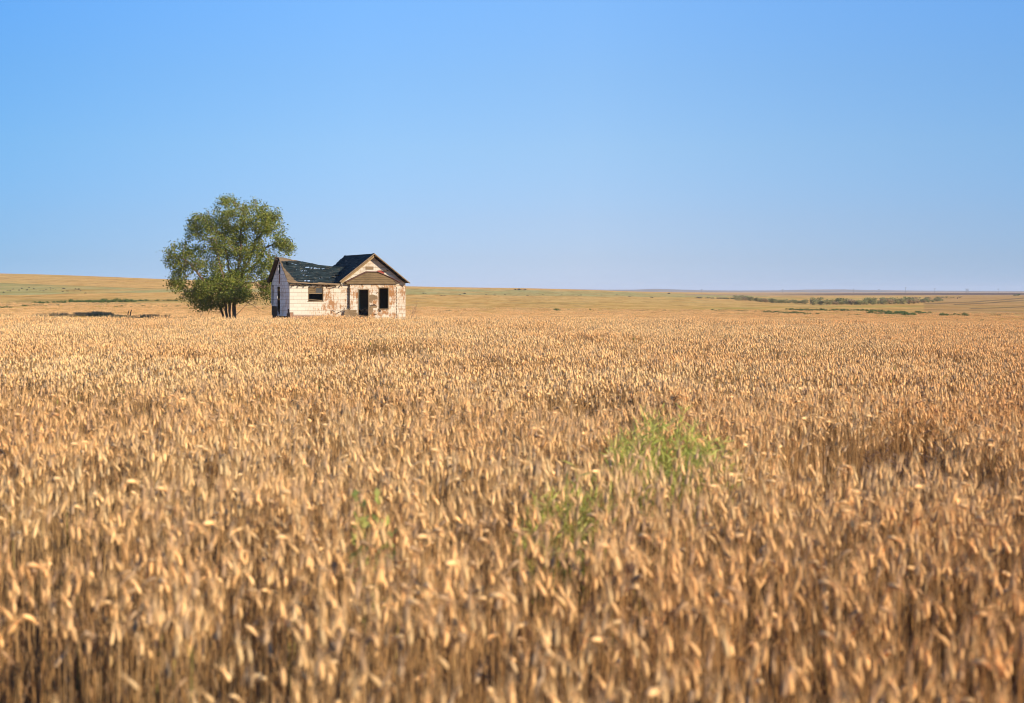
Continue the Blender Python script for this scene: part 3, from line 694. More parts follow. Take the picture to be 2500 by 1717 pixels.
for i in range(nx - 1):
    for j in range(ny - 1):
        x_, y_ = GXr[i, j] + dxg / 2, GYr[i, j] + .025; z_ = float(GZr[i, j])
        cz, wz = float(cross_z(x_, y_)), float(wing_z(x_, y_)); on_cross = cz > wz - .02
        wob = .05 * mnoise.noise((x_ * 5, y_ * 5, 1))
        if x_ < XEL + .02:                        # wing only
            if y_ < -.30 + wob + .05 * (x_ < 1): continue
            if y_ > WD + .25: continue
            if y_ < YR and x_ < -.05 + wob: continue
            if y_ >= YR + .05 and 1.0 + wob < x_: continue      # rear slope has fallen in
        else:
            if not on_cross and y_ > YR + .05: continue
            if on_cross and y_ > YR and x_ < XEL + .5: continue
            if y_ < -.30 + wob and not on_cross: continue
            if not on_cross and y_ < -.30: continue
        zq = math.floor(z_ / .115); back_end = GD + .10 + .55 * ((math.sin(zq * 12.9898) * 43758.5) % 1.0 - .5) + .16 * (zq % 2)
        if y_ > back_end: continue
        ix_, iy_ = image_of(x_, y_, z_); bx_, by_ = (ix_ - 640) * 8.865, (iy_ - 610) * 8.865
        if y_ < YR - .03 and any(h0 + 8 * mnoise.noise((y_ * 9, z_ * 9, 0)) < bx_ < h2 + 8 * mnoise.noise((y_ * 9, z_ * 9, 4)) and h1 - 2 < by_ < h3 + 2 for h0, h1, h2, h3 in holes + dark_gaps): continue
        if on_cross and any(g0 + wob < y_ < g1 + wob and g2 < z_ < g3 for g0, g1, g2, g3 in gaps2): continue
        keep.add((i, j))
        t = (YR - y_) / 3.0
        if y_ < YR + .1 and (x_ < .05 + .80 * max(0, t) ** 1.7 + wob * 2 or (YR - y_) < .36 * (1 - x_ / 1.4) + wob): bare[i * ny + j] = 1
mb = MB(); mb.v = [tuple(p_) for p_ in np.stack([GXr, GYr, GZr], -1).reshape(-1, 3)]; mb.c = [(1, 1, 1)] * len(mb.v)
mb.f = [(i * ny + j, (i + 1) * ny + j, (i + 1) * ny + j + 1, i * ny + j + 1) for i, j in sorted(keep)]
rm = NT('dark_rotted_roof', .8, .08)
o_ = rm.sep(rm.obj())
ph = rm.noise(rm.scale(rm.obj(), (.5, .5, .5)), 1.4, 3)
zc_ = rm.math('ADD', rm.math('MULTIPLY', o_[2], 8.7), rm.math('MULTIPLY', ph, 1.6)); saw = rm.math('FRACT', zc_)
st_ = rm.noise(rm.comb(rm.math('MULTIPLY', o_[0], 1.2), rm.math('MULTIPLY', o_[1], 1.2), rm.math('MULTIPLY', o_[2], 26)), 1.0, 5, .7)
col = rm.mix(rm.ramp(st_, .42, .62), (.004, .0085, .0095), (.031, .050, .054))
col = rm.mix(rm.math('LESS_THAN', saw, .16), col, (.0015, .003, .004))
spot = rm.noise(rm.comb(rm.math('MULTIPLY', o_[0], 3), rm.math('MULTIPLY', o_[1], 3), rm.math('MULTIPLY', o_[2], 16)), 1.0, 4, .65)
col = rm.mix(rm.ramp(spot, .585, .65), col, (.12, .10, .065))
ba = rm.node('ShaderNodeAttribute', attribute_name='bare')
wn_ = rm.noise(rm.comb(rm.math('MULTIPLY', o_[0], 1.5), rm.math('MULTIPLY', o_[1], 1.5), rm.math('MULTIPLY', o_[2], 22)), 1.0, 5, .7)
wc_ = rm.mix(rm.ramp(wn_, .36, .66), (.10, .07, .038), (.215, .155, .09))
rm.base(rm.mix(ba.outputs['Fac'], col, wc_)); rm.bump(rm.math('ADD', st_, rm.math('MULTIPLY', saw, .5)), .8, .03)
roof = mb.build('roof', rm.m, house, fix=False)
a = roof.data.attributes.new('bare', 'FLOAT', 'POINT'); a.data.foreach_set('value', bare.astype(np.float32))
bm = bmesh.new(); bm.from_mesh(roof.data); bmesh.ops.delete(bm, geom=[v for v in bm.verts if not v.link_faces], context='VERTS'); bm.to_mesh(roof.data); bm.free()
md = roof.modifiers.new('thickness', 'SOLIDIFY'); md.thickness = .05; md.offset = -1
# right slope of the gable block
mb = MB(); sr = lambda x: ZAP - SL_R * (x - XAP)
mb.prism([(XAP, ZAP - .01), (XER, ZER), (XER, ZER - .06), (XAP, ZAP - .075)], lambda a, b, d: (a, d, b), -.55, GD + .15); mb.build('roof_slope', rm.m, house)
# bargeboards and soffit rafters along the gable, broken fascia on the wing eaves
mb = MB(); mb.prism([(XEL - .05, ZEL - .02), (XAP, ZAP + .01), (XAP, ZAP - .09), (XEL - .02, ZEL - .11)], lambda a, b, d: (a, d, b), -.585, -.553); mb.build('bargeboard', M_TRIM, house)
mb = MB(); mb.prism([(XEL + .10, ZEL - .06), (XAP, ZAP - .16), (XAP, ZAP - .30), (XEL + .16, ZEL - .19)], lambda a, b, d: (a, d, b), -.50, -.46); mb.build('bargeboard', wood('yellow_brown_board', (.21, .14, .06), (.31, .215, .105)), house)
mb = MB(); mb.prism([(XER + .03, ZER - .03), (XAP, ZAP + .01), (XAP, ZAP - .09), (XER + .03, ZER - .12)], lambda a, b, d: (a, d, b), -.586, -.554); mb.build('bargeboard', M_WOOD, house)
mb = MB()
for k in range(9):
    x_ = XAP + (XER - XAP) * (k + .3) / 9.2; mb.box(x_ - .02, x_ + .02, -.54, -.03, sr(x_ + .02) - .15, sr(x_ + .02) - .07)
build_each(mb, 'lookout', M_DARK, house)
mb = MB()
for (p0, p1, hgt) in (((542, 668), (700, 705), .10), ((620, 705), (860, 712), .09), ((850, 712), (1120, 735), .08), ((1100, 728), (1400, 742), .10), ((1380, 738), (1690, 762), .08), ((1210, 712), (1690, 742), .05), ((1500, 800), (1700, 765), .04), ((590, 640), (700, 690), .06)):
    a, b = onto(*b1(*p0), -.34), onto(*b1(*p1), -.34); mb.beam((a[0], -.34 + rnd.uniform(-.02, .02), a[1]), (b[0], -.34, b[1]), .03, hgt)
build_each(mb, 'fascia_board', M_TRIM, house)
mb = MB()      # rafter tails and the rafters still standing over the fallen rear slope
for k in range(9):
    x_ = .25 + k * .46; mb.beam((x_, -.28, ZE - .13), (x_, .25, ZE - .02), .045, .09)
for k in range(6):
    x_ = .9 + k * .62; zr = float(np.interp(x_, RX, RZ)); mb.beam((x_, WD + .1, zb - .05), (x_, YR + .05, zr - .12), .045, .08)
build_each(mb, 'rafter', M_DARK, house)
mb = MB(); zz = ZAPW + .06                      # rear rake edge seen against the tree
for k in range(5):
    o0 = -.28 + .045 * k; mb.beam((o0, YR + .02, zz - .02 - .01 * k), (o0, WD + .25, zb - .02 - .01 * k), .04, .09)
build_each(mb, 'rake_board', M_DARK, house)

# ------------------------------------------------------------------ tree
def leaf_material(name, c1, c2, tr=.30):
    m = NT(name, .55, .3); oi = m.node('ShaderNodeAttribute', attribute_name='tint')
    c = m.mix(oi.outputs['Fac'], c1, c2); m.base(c)
    t = m.node('ShaderNodeBsdfTranslucent'); m.link(c, t.inputs['Color']); mx = m.node('ShaderNodeMixShader'); mx.inputs[0].default_value = tr
    m.link(m.b.outputs[0], mx.inputs[1]); m.link(t.outputs[0], mx.inputs[2]); m.link(mx.outputs[0], m.n['Material Output'].inputs[0]); return m.m
def bark(name, c1, c2):
    m = NT(name, .9, .1); n_ = m.noise(m.scale(m.obj(), (6, 6, 1.2)), 2.5, 5, .7); m.base(m.mix(m.ramp(n_, .35, .65), c1, c2)); m.bump(n_, .7, .02); return m.m
M_BARK = bark('brown_bark', (.13, .085, .055), (.30, .19, .11)); M_TWIG = bark('dry_twig', (.17, .11, .07), (.30, .21, .14))
M_LEAF = leaf_material('elm_leaves', (.075, .125, .018), (.30, .295, .042))
TD = 113.0; TX = (562 - CX) / F * TD; TZ = gz(TX, TD)
def tp(px, py, dy=0.0):
    D = TD + dy; return Vector(((px - CX) / F * D - TX, dy, EYE - (py - HY) * F ** -1 * D - TZ))
blobs = [(575, 525, 80, 48, 1.0), (620, 535, 70, 45, .9), (545, 590, 60, 45, .9), (645, 560, 45, 38, .7), (545, 708, 72, 32, 1.5), (490, 730, 40, 16, .5), (465, 722, 22, 16, .35), (520, 746, 30, 10, .2), (605, 730, 26, 12, .2),  (555, 605, 62, 60, 1.2), (515, 575, 45, 40, .7), (475, 640, 30, 35, .6), (520, 735, 40, 12, .5), (655, 715, 26, 26, .6), (660, 545, 35, 32, .5), (505, 545, 48, 27, .8), (478, 565, 24, 12, .3), (480, 548, 28, 20, .5),
         (700, 603, 24, 20, .5), (685, 585, 26, 14, .35), (437, 615, 32, 24, .6), (415, 635, 18, 20, .3), (440, 655, 32, 26, .6), (432, 690, 24, 28, .6), (455, 725, 24, 12, .35),
         (505, 625, 45, 42, 1.0), (545, 690, 72, 38, 2.0), (510, 712, 58, 28, 1.4), (575, 718, 40, 26, 1.0), (530, 665, 50, 25, .7), (640, 640, 48, 30, 1.0), (670, 660, 28, 30, .6), (658, 706, 24, 34, .8), (605, 605, 40, 30, .7),
         (600, 665, 30, 22, .5), (640, 600, 30, 16, .25), (490, 745, 22, 12, .25), (560, 490, 35, 16, .3)]
sky_gaps = [(672, 585, 14, 7), (655, 590, 16, 8), (500, 668, 24, 10), (470, 660, 9, 12), (553, 655, 12, 14), (588, 655, 5, 14), (478, 590, 20, 10), (600, 570, 8, 8), (560, 575, 7, 8), (668, 668, 9, 10), (610, 745, 25, 18)]
tr_ = np.random.default_rng(5); AT = []
tot = sum(b[4] for b in blobs)
for cx_, cy_, rx_, ry_, wgt in blobs:
    for _ in range(int(4300 * wgt / tot)):
        while True:
            v_ = tr_.uniform(-1, 1, 3)
            if .12 < (v_ ** 2).sum() < 1: break
        px_, py_ = cx_ + v_[0] * rx_, cy_ + v_[1] * ry_
        if any(((px_ - a_) / c_2) ** 2 + ((py_ - b_) / d_) ** 2 < 1 for a_, b_, c_2, d_ in sky_gaps): continue
        cd = tr_.uniform(-.6, .6) + (-1.3 if cy_ == 708 and cx_ == 545 else 0); AT.append(tp(px_, py_, v_[2] * max(.9, min(rx_, 75) / 30.7 * .95) + cd))
AT = np.array([tuple(a_) for a_ in AT])
# clumping: thin out by noise so that light comes through
kn = np.array([mnoise.noise(tuple(a_ * .9)) for a_ in AT]); AT = AT[kn > -.30]
nodes, par, alive = [], [], True
def poly(pts, start=None):
    prev = start
    for i, p_ in enumerate(pts):
        if i == 0 and start is None: nodes.append(np.array(p_)); par.append(-1); prev = len(nodes) - 1; continue
        a_ = nodes[prev].copy(); b_ = np.array(p_); n_ = max(1, int(np.linalg.norm(b_ - a_) / .28))
        for k in range(1, n_ + 1):
            w_ = a_ + (b_ - a_) * k / n_ + (tr_.normal(0, .025, 3) if k < n_ else 0); nodes.append(w_); par.append(prev); prev = len(nodes) - 1
    return prev
ends = {}
poly([tp(572, 790), tp(571, 755), tp(573, 720), tp(571, 690)]); fork = len(nodes) - 1
poly([tp(560, 660, .3), tp(553, 620, .2), tp(545, 575, .5)], fork); poly([tp(582, 655, -.3), tp(587, 610, -.5), tp(588, 560, -.2), tp(600, 535)], fork)
k_ = poly([tp(590, 670, .5), tp(612, 630, .6), tp(622, 590, .3), tp(648, 562)], fork); poly([tp(632, 640, .5), tp(645, 606), tp(672, 594), tp(690, 597)], k_ - 14)
poly([tp(600, 690, -.6), tp(622, 690, -.8), tp(640, 700, -.5)], fork - 2)
poly([tp(563, 790, .3), tp(560, 750, .4), tp(556, 705, .8), tp(540, 650, 1.0), tp(520, 600, 1.0)]); poly([tp(555, 790, -.4), tp(551, 745, -.6), tp(540, 705, -1.0), tp(500, 690, -1.3), tp(470, 650, -1.0), tp(445, 630, -.8)])
poly([tp(549, 790, .1), tp(541, 760, .3), tp(530, 735, .5), tp(500, 715, .6), tp(460, 712, .5)]); poly([tp(567, 790, .7), tp(569, 740, 1.2), tp(590, 690, 1.6), tp(600, 640, 1.7)])
poly([tp(559, 790, -.6), tp(562, 740, -1.1), tp(548, 690, -1.6), tp(535, 640, -1.6)])
alive = np.ones(len(AT), bool)
for it in range(90):
    N_ = np.array(nodes); Q = AT[alive]
    if len(Q) < 15: break
    d2 = ((Q[:, None, :] - N_[None]) ** 2).sum(-1); near = d2.argmin(1); dm = d2[np.arange(len(Q)), near]
    grow = {}
    for q_, nn_, dd_ in zip(Q, near, dm):
        if dd_ < 2.6 ** 2:
            v_ = q_ - N_[nn_]; grow.setdefault(nn_, []).append(v_ / (np.linalg.norm(v_) + 1e-6))
    if not grow: break
    for nn_, vv in grow.items():
        v_ = np.mean(vv, 0) + tr_.normal(0, .18, 3); v_ /= np.linalg.norm(v_) + 1e-6
        nodes.append(N_[nn_] + v_ * .22); par.append(nn_)
    N2 = np.array(nodes[len(N_):]); ai = np.where(alive)[0]
    dk = ((Q[:, None, :] - N2[None]) ** 2).sum(-1).min(1); alive[ai[dk < .33 ** 2]] = False
nn = len(nodes); NP = np.array(nodes); wgt = np.zeros(nn); kids = [0] * nn
for i in range(nn):
    if par[i] >= 0: kids[par[i]] += 1
for i in range(nn - 1, -1, -1):
    if kids[i] == 0: wgt[i] += 1
    if par[i] >= 0: wgt[par[i]] += wgt[i]
rad = np.clip(.0125 * wgt ** .47, .011, .155)
order = list(range(nn))
tree = empty('tree', (TX, TD, TZ))
tag(tree, 'wide spreading leafy tree with several dark stems left of the white house', 'tree')
mb = MB()
for i in range(nn):
    if par[i] < 0: continue
    p_ = par[i]; r0 = rad[p_] if rad[p_] < rad[i] * 1.6 else rad[i] * 1.15
    mb.tube([NP[p_], NP[i]], [r0, rad[i]], 7 if rad[i] > .05 else 4, (1, 1, 1), False)
mb.build('trunk', M_BARK, tree, fix=False)
cr = MB(); lr = random.Random(9)
def leaves(mbx, c, n, spread, size, rnd, droop=.5):
    for _ in range(n):
        v_ = Vector((rnd.gauss(0, 1), rnd.gauss(0, 1), rnd.gauss(-.25, .9))) * spread * .5; p_ = Vector(c) + v_
        d_ = Vector((rnd.gauss(0, 1), rnd.gauss(0, 1), rnd.gauss(-droop, .6))).normalized(); s_ = d_.cross(Vector((rnd.gauss(0, 1), rnd.gauss(0, 1), rnd.gauss(0, 1)))).normalized()
        l_ = size * rnd.uniform(.7, 1.35); b_ = l_ * .30; t_ = rnd.random(); cc = (t_, t_, t_)
        mbx.add([p_, p_ + d_ * l_ * .5 + s_ * b_, p_ + d_ * l_, p_ + d_ * l_ * .5 - s_ * b_], [(0, 1, 2, 3)], cc)
for i in range(nn):
    if wgt[i] <= 9 and NP[i][2] > 1.05:
        low = (1.45 if NP[i][2] < 3.4 else 1.5) * min(1.7, max(.5, 1 + 1.4 * mnoise.noise(tuple(NP[i] * .75))))
        leaves(cr, NP[i], int((19 if wgt[i] <= 2 else 10) * low), .42, .14, lr)
cr.build('crown', M_LEAF, tree, colours=True, fix=False)
print('tree nodes', nn, 'leaves', len(cr.f))
def twig(mbx, p0, d, l, r_, depth, rnd):
    p_ = Vector(p0); pts, rs = [p_.copy()], [r_]
    for k in range(4):
        d = (d + Vector((rnd.gauss(0, .16), rnd.gauss(0, .16), rnd.gauss(.0, .14)))).normalized(); p_ = p_ + d * l / 4; pts.append(p_.copy()); rs.append(r_ * (1 - .2 * (k + 1)))
        if depth and k > 0:
            for _ in range(2): twig(mbx, p_, (d + Vector((rnd.gauss(0, .7), rnd.gauss(0, .7), rnd.gauss(.05, .5)))).normalized(), l * rnd.uniform(.35, .6), rs[-1] * .7, depth - 1, rnd)
    mbx.tube(pts, rs, 4, (1, 1, 1), False)
rnd = random.Random(12)
for p0, d_, l_ in ((tp(576, 770), (.85, .1, .65), 2.2), (tp(600, 700), (.8, -.2, -.85), 1.9), (tp(520, 722), (-.3, -.3, -.9), 1.5), (tp(500, 728), (-.15, .2, -.95), 1.3), (tp(548, 735), (-.5, -.3, -.75), 1.4), (tp(590, 735), (.7, .3, -.2), 2.0), (tp(535, 728, .3), (-.1, .2, -.9), 1.2),
                   (tp(488, 745), (-.05, .1, -1), 1.0)):
    m = MB(); twig(m, p0, Vector(d_).normalized(), l_, .028, 2, rnd); m.build('dead_branch', M_TWIG, tree, fix=False)

# ------------------------------------------------------------------ shrubs and weeds
def bush_mesh(name, seed, mat, n=420, flat=.75, leaf=.10, lumps=6, stems=True):
    rnd = random.Random(seed); m = MB()
    L = [(rnd.uniform(-.36, .36), rnd.uniform(-.36, .36), rnd.uniform(.18, .62) * flat, rnd.uniform(.18, .34)) for _ in range(lumps)]
    for k in range(n):
        cx_, cy_, cz_, r_ = rnd.choice(L); v_ = Vector((rnd.gauss(0, 1), rnd.gauss(0, 1), rnd.gauss(0, 1))).normalized() * r_ * rnd.uniform(.55, 1.08)
        z_ = max(.02, cz_ + v_.z * .9); leaves(m, (cx_ + v_.x, cy_ + v_.y, z_), 1, .03, leaf, rnd, -.2)
    if stems:
        for k in range(9):
            a_ = rnd.uniform(0, 6.28); e = L[k % lumps]; m.tube([(.04 * math.cos(a_), .04 * math.sin(a_), 0), (e[0] * .5, e[1] * .5, e[2] * .5), (e[0], e[1], e[2] + .1)], [.012, .009, .004], 3, (.2, .2, .2), False)
    return m.mesh(name, mat, True, False)
M_GREEN = leaf_material('weed_green', (.06, .105, .022), (.17, .215, .05)); M_OLIVE = leaf_material('shrub_olive', (.30, .265, .105), (.42, .37, .15))
M_SAGE = leaf_material('sage_grey', (.085, .080, .045), (.13, .115, .06)); M_OLIVEG = leaf_material('shrub_green', (.21, .205, .075), (.32, .30, .105)); M_RUST = leaf_material('shrub_rust', (.32, .23, .11), (.40, .29, .14))
green = [bush_mesh('green_bush', 40 + i, M_GREEN, 380, .8, .13) for i in range(4)]
sageb = [bush_mesh('sage_bush', 50 + i, M_SAGE, 240, .8, .16) for i in range(3)]
belt = [bush_mesh('shrub', 60 + i, mm, 420, 1.25, .13, 7) for i, mm in enumerate((M_OLIVE, M_OLIVEG, M_OLIVEG, M_OLIVE, M_OLIVEG, M_RUST))]
br_ = random.Random(77)
def bush(name, me_, px, py, hpx, wpx, label, cat, group):
    x_, y_ = ground_hit(px, py); o = bpy.data.objects.new(name, me_); COL.objects.link(o)
    zmax = max(v.co.z for v in me_.vertices); k = y_ / F
    o.location = (x_, y_, gz(x_, y_) - .03); sx_ = wpx * k / .95; o.scale = (sx_, sx_, hpx * k / zmax); o.rotation_euler = (0, 0, br_.uniform(0, 6.28))
    tag(o, label, cat, group); return o
def row(me_list, n, x0, x1, rowf, h, w_, label, cat, group, name='weed_bush', jx=3, jy=1.0):
    for k in range(n):
        px = x0 + (x1 - x0) * (k + .5) / n + br_.uniform(-jx, jx); s_ = br_.uniform(.5, 1.3)
        bush(name, br_.choice(me_list), px, rowf(px) + br_.uniform(-jy, jy), h * s_, w_ * s_ * br_.uniform(.8, 1.3), label, cat, group)
I = np.interp
row(green, 30, 165, 335, lambda p: I(p, [165, 240, 335], [740, 738.5, 736]), 7.5, 12, 'dark green weed in the long bushy strip on the left field', 'weed', 'weeds of the long strip left of the tree', jy=1.4)
row(green, 12, 80, 165, lambda p: I(p, [80, 165], [742.5, 740]), 6, 10, 'low green weed trailing off the left end of the long strip', 'weed', 'weeds at the left end of the long strip', jy=1.6)
row(green, 10, 335, 430, lambda p: I(p, [335, 430], [735, 735]), 3.5, 9, 'faint green weed between the long strip and the tree', 'weed', 'weeds beside the tree')
row(green, 8, 0, 26, lambda p: 752, 5, 9, 'green weed low at the very left edge of the land', 'weed', 'weeds at the left edge', jy=.8)
row(green, 11, 40, 150, lambda p: I(p, [40, 110, 150], [748, 747.5, 746.5]), 4, 8, 'small dark weed on the bare soil below the long strip', 'weed', 'weeds on the bare soil', jy=.6)
row(green, 20, 280, 500, lambda p: I(p, [280, 500], [749, 748.5]), 3.6, 8, 'tiny green weed of the thin line in front of the tree', 'weed', 'thin weed line left of the tree', jy=.8)
row(sageb, 30, 5, 215, lambda p: I(p, [0, 60, 120, 215], [712, 708, 708, 713]), 2.6, 4.2, 'dark sagebrush clump on the green hillside', 'sagebrush', 'sagebrush on the left hillside', 'sagebrush', 6, 5)
row(green, 44, 1919, 2124, lambda p: I(p, [1919, 1960, 2124], [756.3, 758.5, 759]), 4.6, 9, 'deep green weed in the upper thin row on the right field', 'weed', 'upper weed row on the right', jy=.7)
row(green, 13, 1862, 1900, lambda p: I(p, [1862, 1900], [763.5, 764.5]), 5, 9, 'deep green weed in the left clump of the lower right row', 'weed', 'lower weed row, left clump', jy=.8)
row(green, 18, 1903, 1962, lambda p: I(p, [1903, 1962], [765.5, 768]), 5.5, 10, 'deep green weed in the middle clump of the lower right row', 'weed', 'lower weed row, middle clump', jy=.9)
row(green, 12, 1963, 2000, lambda p: 769, 5, 9, 'deep green weed in the right clump of the lower right row', 'weed', 'lower weed row, right clump', jy=.7)
row(green, 14, 2015, 2105, lambda p: 770, 3.4, 8, 'thin green weed trailing behind the lower right row', 'weed', 'thin weeds right of the lower row', jy=.6)
row(green, 44, 2126, 2232, lambda p: I(p, [2126, 2170, 2232], [764, 766, 769]), 7, 13, 'lush green weed in the largest green patch on the right', 'weed', 'largest weed patch on the right', jy=3.2)
row(green, 12, 2232, 2272, lambda p: 766, 5, 9, 'green weed on the right shoulder of the largest patch', 'weed', 'weeds right of the largest patch', jy=2)
row(green, 16, 2296, 2364, lambda p: 771, 6, 10, 'dark green weed in the small patch near the right edge', 'weed', 'small weed patch near the right edge', jy=.9)
row(green, 6, 2420, 2442, lambda p: 770.5, 4, 8, 'last small green weed toward the right edge', 'weed', 'last weeds at the right')
row(green, 8, 2300, 2420, lambda p: 783, 3.5, 8, 'small weed just behind the crest on the right', 'weed', 'weeds behind the crest on the right')
row(green, 14, 1735, 1850, lambda p: I(p, [1735, 1850], [758, 761]), 2.6, 9, 'pale low weed thinly spread left of the right rows', 'weed', 'pale weeds left of the rows', jy=1)
row(belt, 46, 1795, 1970, lambda p: I(p, [1795, 1900, 1970], [733, 740, 741.5]), 10.5, 15, 'olive shrub in the left thicket below the skyline', 'shrub', 'left thicket on the right', 'shrub', 4, 1.2)
row(belt, 72, 1984, 2235, lambda p: I(p, [1984, 2100, 2180, 2235], [743.5, 744, 742.5, 741]), 14, 17, 'olive brown shrub in the long right thicket', 'shrub', 'long thicket on the right', 'shrub', 4, 1.2)
row(belt, 22, 2225, 2298, lambda p: I(p, [2225, 2298], [741, 736]), 9.5, 13, 'shrub at the tapering right end of the long thicket', 'shrub', 'right end of the long thicket', 'shrub', 4, 1.2)
row(belt, 16, 1700, 1795, lambda p: I(p, [1700, 1795], [728, 731]), 3.6, 10, 'low shrub trailing left of the left thicket', 'shrub', 'low shrubs left of the thickets', 'shrub', 4, .5)
row(belt, 12, 2235, 2345, lambda p: I(p, [2235, 2345], [728.5, 727]), 3, 8, 'small shrub on the pale strip behind the long thicket', 'shrub', 'small shrubs behind the thicket', 'shrub', 5, .8)
for px, py, hh, ww, lab in ((1361, 760, 8, 19, 'rounded green bush alone in the middle of the golden field'), (1389, 757.5, 4, 6, 'tiny bush just right of the rounded bush'), (1440, 758, 5, 5, 'small upright bush well right of the rounded bush'),
                            (1093, 760.5, 4, 20, 'flat green bush right of the house'), (1121, 760.5, 3.5, 8, 'small bush beside the flat green bush'), (1623, 759.5, 4, 9, 'green bush of the field toward the right'), (1566, 759.5, 2.6, 22, 'low flat weed left of the field bush'),
                            (1596, 774, 4, 9, 'small green bush just above the wheat crest'), (1801, 770, 4, 9, 'little green bush left of the lower weed rows'), (2479, 722.5, 4, 9, 'bush on the slope at the right edge'), (2487, 722, 4.5, 10, 'tallest bush on the right-edge slope')):
    bush('green_bush', br_.choice(green), px, py, hh, ww, lab, 'bush', None)
for px, py, hh, ww, lab in ((1257, 708.5, 4, 6, 'dark sagebrush at the left of the hilltop clump'), (1267, 708.5, 4.6, 10, 'largest dark sagebrush of the hilltop clump'), (1279, 709, 3.4, 9, 'flat dark sagebrush at the right of the hilltop clump'),
                            (1034, 717, 3, 6, 'dark sagebrush on the green strip right of the house'), (1134, 718, 3.4, 7, 'dark sagebrush halfway along the green strip'), (1634, 718, 3, 7, 'dark sagebrush at the low end of the green strip')):
    bush('sagebrush', br_.choice(sageb), px, py, hh, ww, lab, 'sagebrush', None)
row(sageb, 16, 1010, 1600, lambda p: I(p, [1010, 1600], [719.5, 724]), 1.8, 6, 'speck of sagebrush on the green strip behind the house', 'sagebrush', 'sagebrush on the strip behind the house', 'sagebrush', 18, 3)

# weeds on the mound in the tree's shade, and two leaning fence posts
M_DRYG = leaf_material('dry_grass', (.22, .16, .075), (.36, .26, .12), .2)
def grass_tuft(name, seed, n, h_, spread, mat):
    rnd = random.Random(seed); m = MB()
    for k in range(n):
        a_, r_ = rnd.uniform(0, 6.28), spread * math.sqrt(rnd.random()); b_ = Vector((r_ * math.cos(a_), r_ * math.sin(a_), 0)); d_ = Vector((rnd.gauss(0, .35), rnd.gauss(0, .35), 1)).normalized()
        s_ = d_.cross(Vector((rnd.gauss(0, 1), rnd.gauss(0, 1), 0))).normalized() * .012; l_ = h_ * rnd.uniform(.5, 1.1); t_ = rnd.random()
        m.add([b_ - s_, b_ + s_, b_ + d_ * l_ * .6 + s_ * .8, b_ + d_ * l_ * .6 - s_ * .8, b_ + d_ * l_ + Vector((d_.x, d_.y, -.2)) * l_ * .3], [(0, 1, 2, 3), (3, 2, 4)], (t_, t_, t_))
    return m.mesh(name, mat, True, False)
tufts = [grass_tuft('grass_tuft', 80 + i, 90, .42, .35, M_DRYG) for i in range(3)]
for k in range(46):
    x_ = -35 + br_.gauss(0, 4.2); y_ = 119.5 + br_.gauss(0, 1.6); x_ = x_ - 3.2 if abs(x_ + 32.3) < 1.3 else x_; o = bpy.data.objects.new('grass_tuft', br_.choice(tufts)); COL.objects.link(o)
    o.location = (x_, y_, gz(x_, y_) - .03); s_ = br_.uniform(.6, 1.1); o.scale = (s_ * 1.2, s_ * 1.2, s_); o.rotation_euler = (0, 0, br_.uniform(0, 6))
    tag(o, 'dry grass tuft on the shaded mound left of the tree', 'grass', 'dry grass on the shaded mound')
for (px, ty, lab) in ((311.5, 758.5, 'shorter of two dark leaning fence posts on the shaded mound'), (317.5, 756.5, 'taller of two dark leaning fence posts on the shaded mound')):
    D_ = 120.0; x_ = (px - CX) / F * D_; z_ = gz(x_, D_); hh = EYE - (ty - HY) * D_ / F - z_
    m = MB(); m.tube([(0, 0, -.3), (.04, 0, hh * .5), (.12, .02, hh - .01), (.125, .02, hh)], [.05, .045, .042, .025], 7); o = m.build('fence_post', M_DARK); o.location = (x_, D_, z_); tag(o, lab, 'fence post', 'leaning fence posts')
for px, py, hp_, lab in ((1978, 742, 11, 'thin post in the gap between the two thickets'), (2337, 730.5, 5, 'short post on the pale strip behind the long thicket')):
    x_, y_ = ground_hit(px, py); hh = hp_ * y_ / F; m = MB(); m.tube([(0, 0, -.4), (0, 0, hh * .9), (.0, 0, hh)], [.16, .14, .08], 6); o = m.build('fence_post', M_DARK); o.location = (x_, y_, gz(x_, y_)); tag(o, lab, 'fence post')
# bare twiggy bush at the right corner of the house
cpos = HO + ex * (XG1 + .45) + ey * .1
m = MB(); rnd = random.Random(31)
for k in range(5): twig(m, (rnd.uniform(-.1, .1), rnd.uniform(-.1, .1), 0), Vector((rnd.uniform(-.25, .6), rnd.uniform(-.3, .3), 1)).normalized(), rnd.uniform(.9, 1.6), .014, 1, rnd)
o = m.build('bare_bush', M_TWIG, fix=False); o.location = (cpos.x, cpos.y, gz(cpos.x, cpos.y)); tag(o, 'leafless twiggy bush at the right corner of the house', 'bush')

# power line far off on the right
M_POLE = wood('grey_pole', (.10, .085, .075), (.16, .14, .12))
for px, hpx in ((1713, 6), (1911, 5.5), (2084, 7), (2146, 6), (2211, 10), (2282, 7.5), (2437, 7)):
    D_ = 2300.0; x_ = (px - CX) / F * D_; z_ = gz(x_, D_); hh = EYE + (HY + 1.5 - 713 + hpx) * D_ / F * 1.0 - z_
    hh = max(hh, hpx * D_ / F); m = MB(); m.tube([(0, 0, -1), (0, 0, hh)], [.17, .13], 6); m.box(-1.5, 1.5, -.12, .12, hh - 1.2, hh - .9)
    for s_ in (-1.3, 0, 1.3): m.tube([(s_, 0, hh - .9), (s_, 0, hh - .5)], [.1, .06], 5)
    o = m.build('utility_pole', M_POLE); o.location = (x_, D_, z_)
    tag(o, {2211: 'tallest single utility pole of the distant line on the right skyline'}.get(px, 'distant wooden utility pole with a crossarm on the right skyline'), 'utility pole', 'utility poles along the skyline')
D_ = 2300.0; x_ = (2361 - CX) / F * D_; z_ = gz(x_, D_); hh = EYE + 7.5 * D_ / F - z_
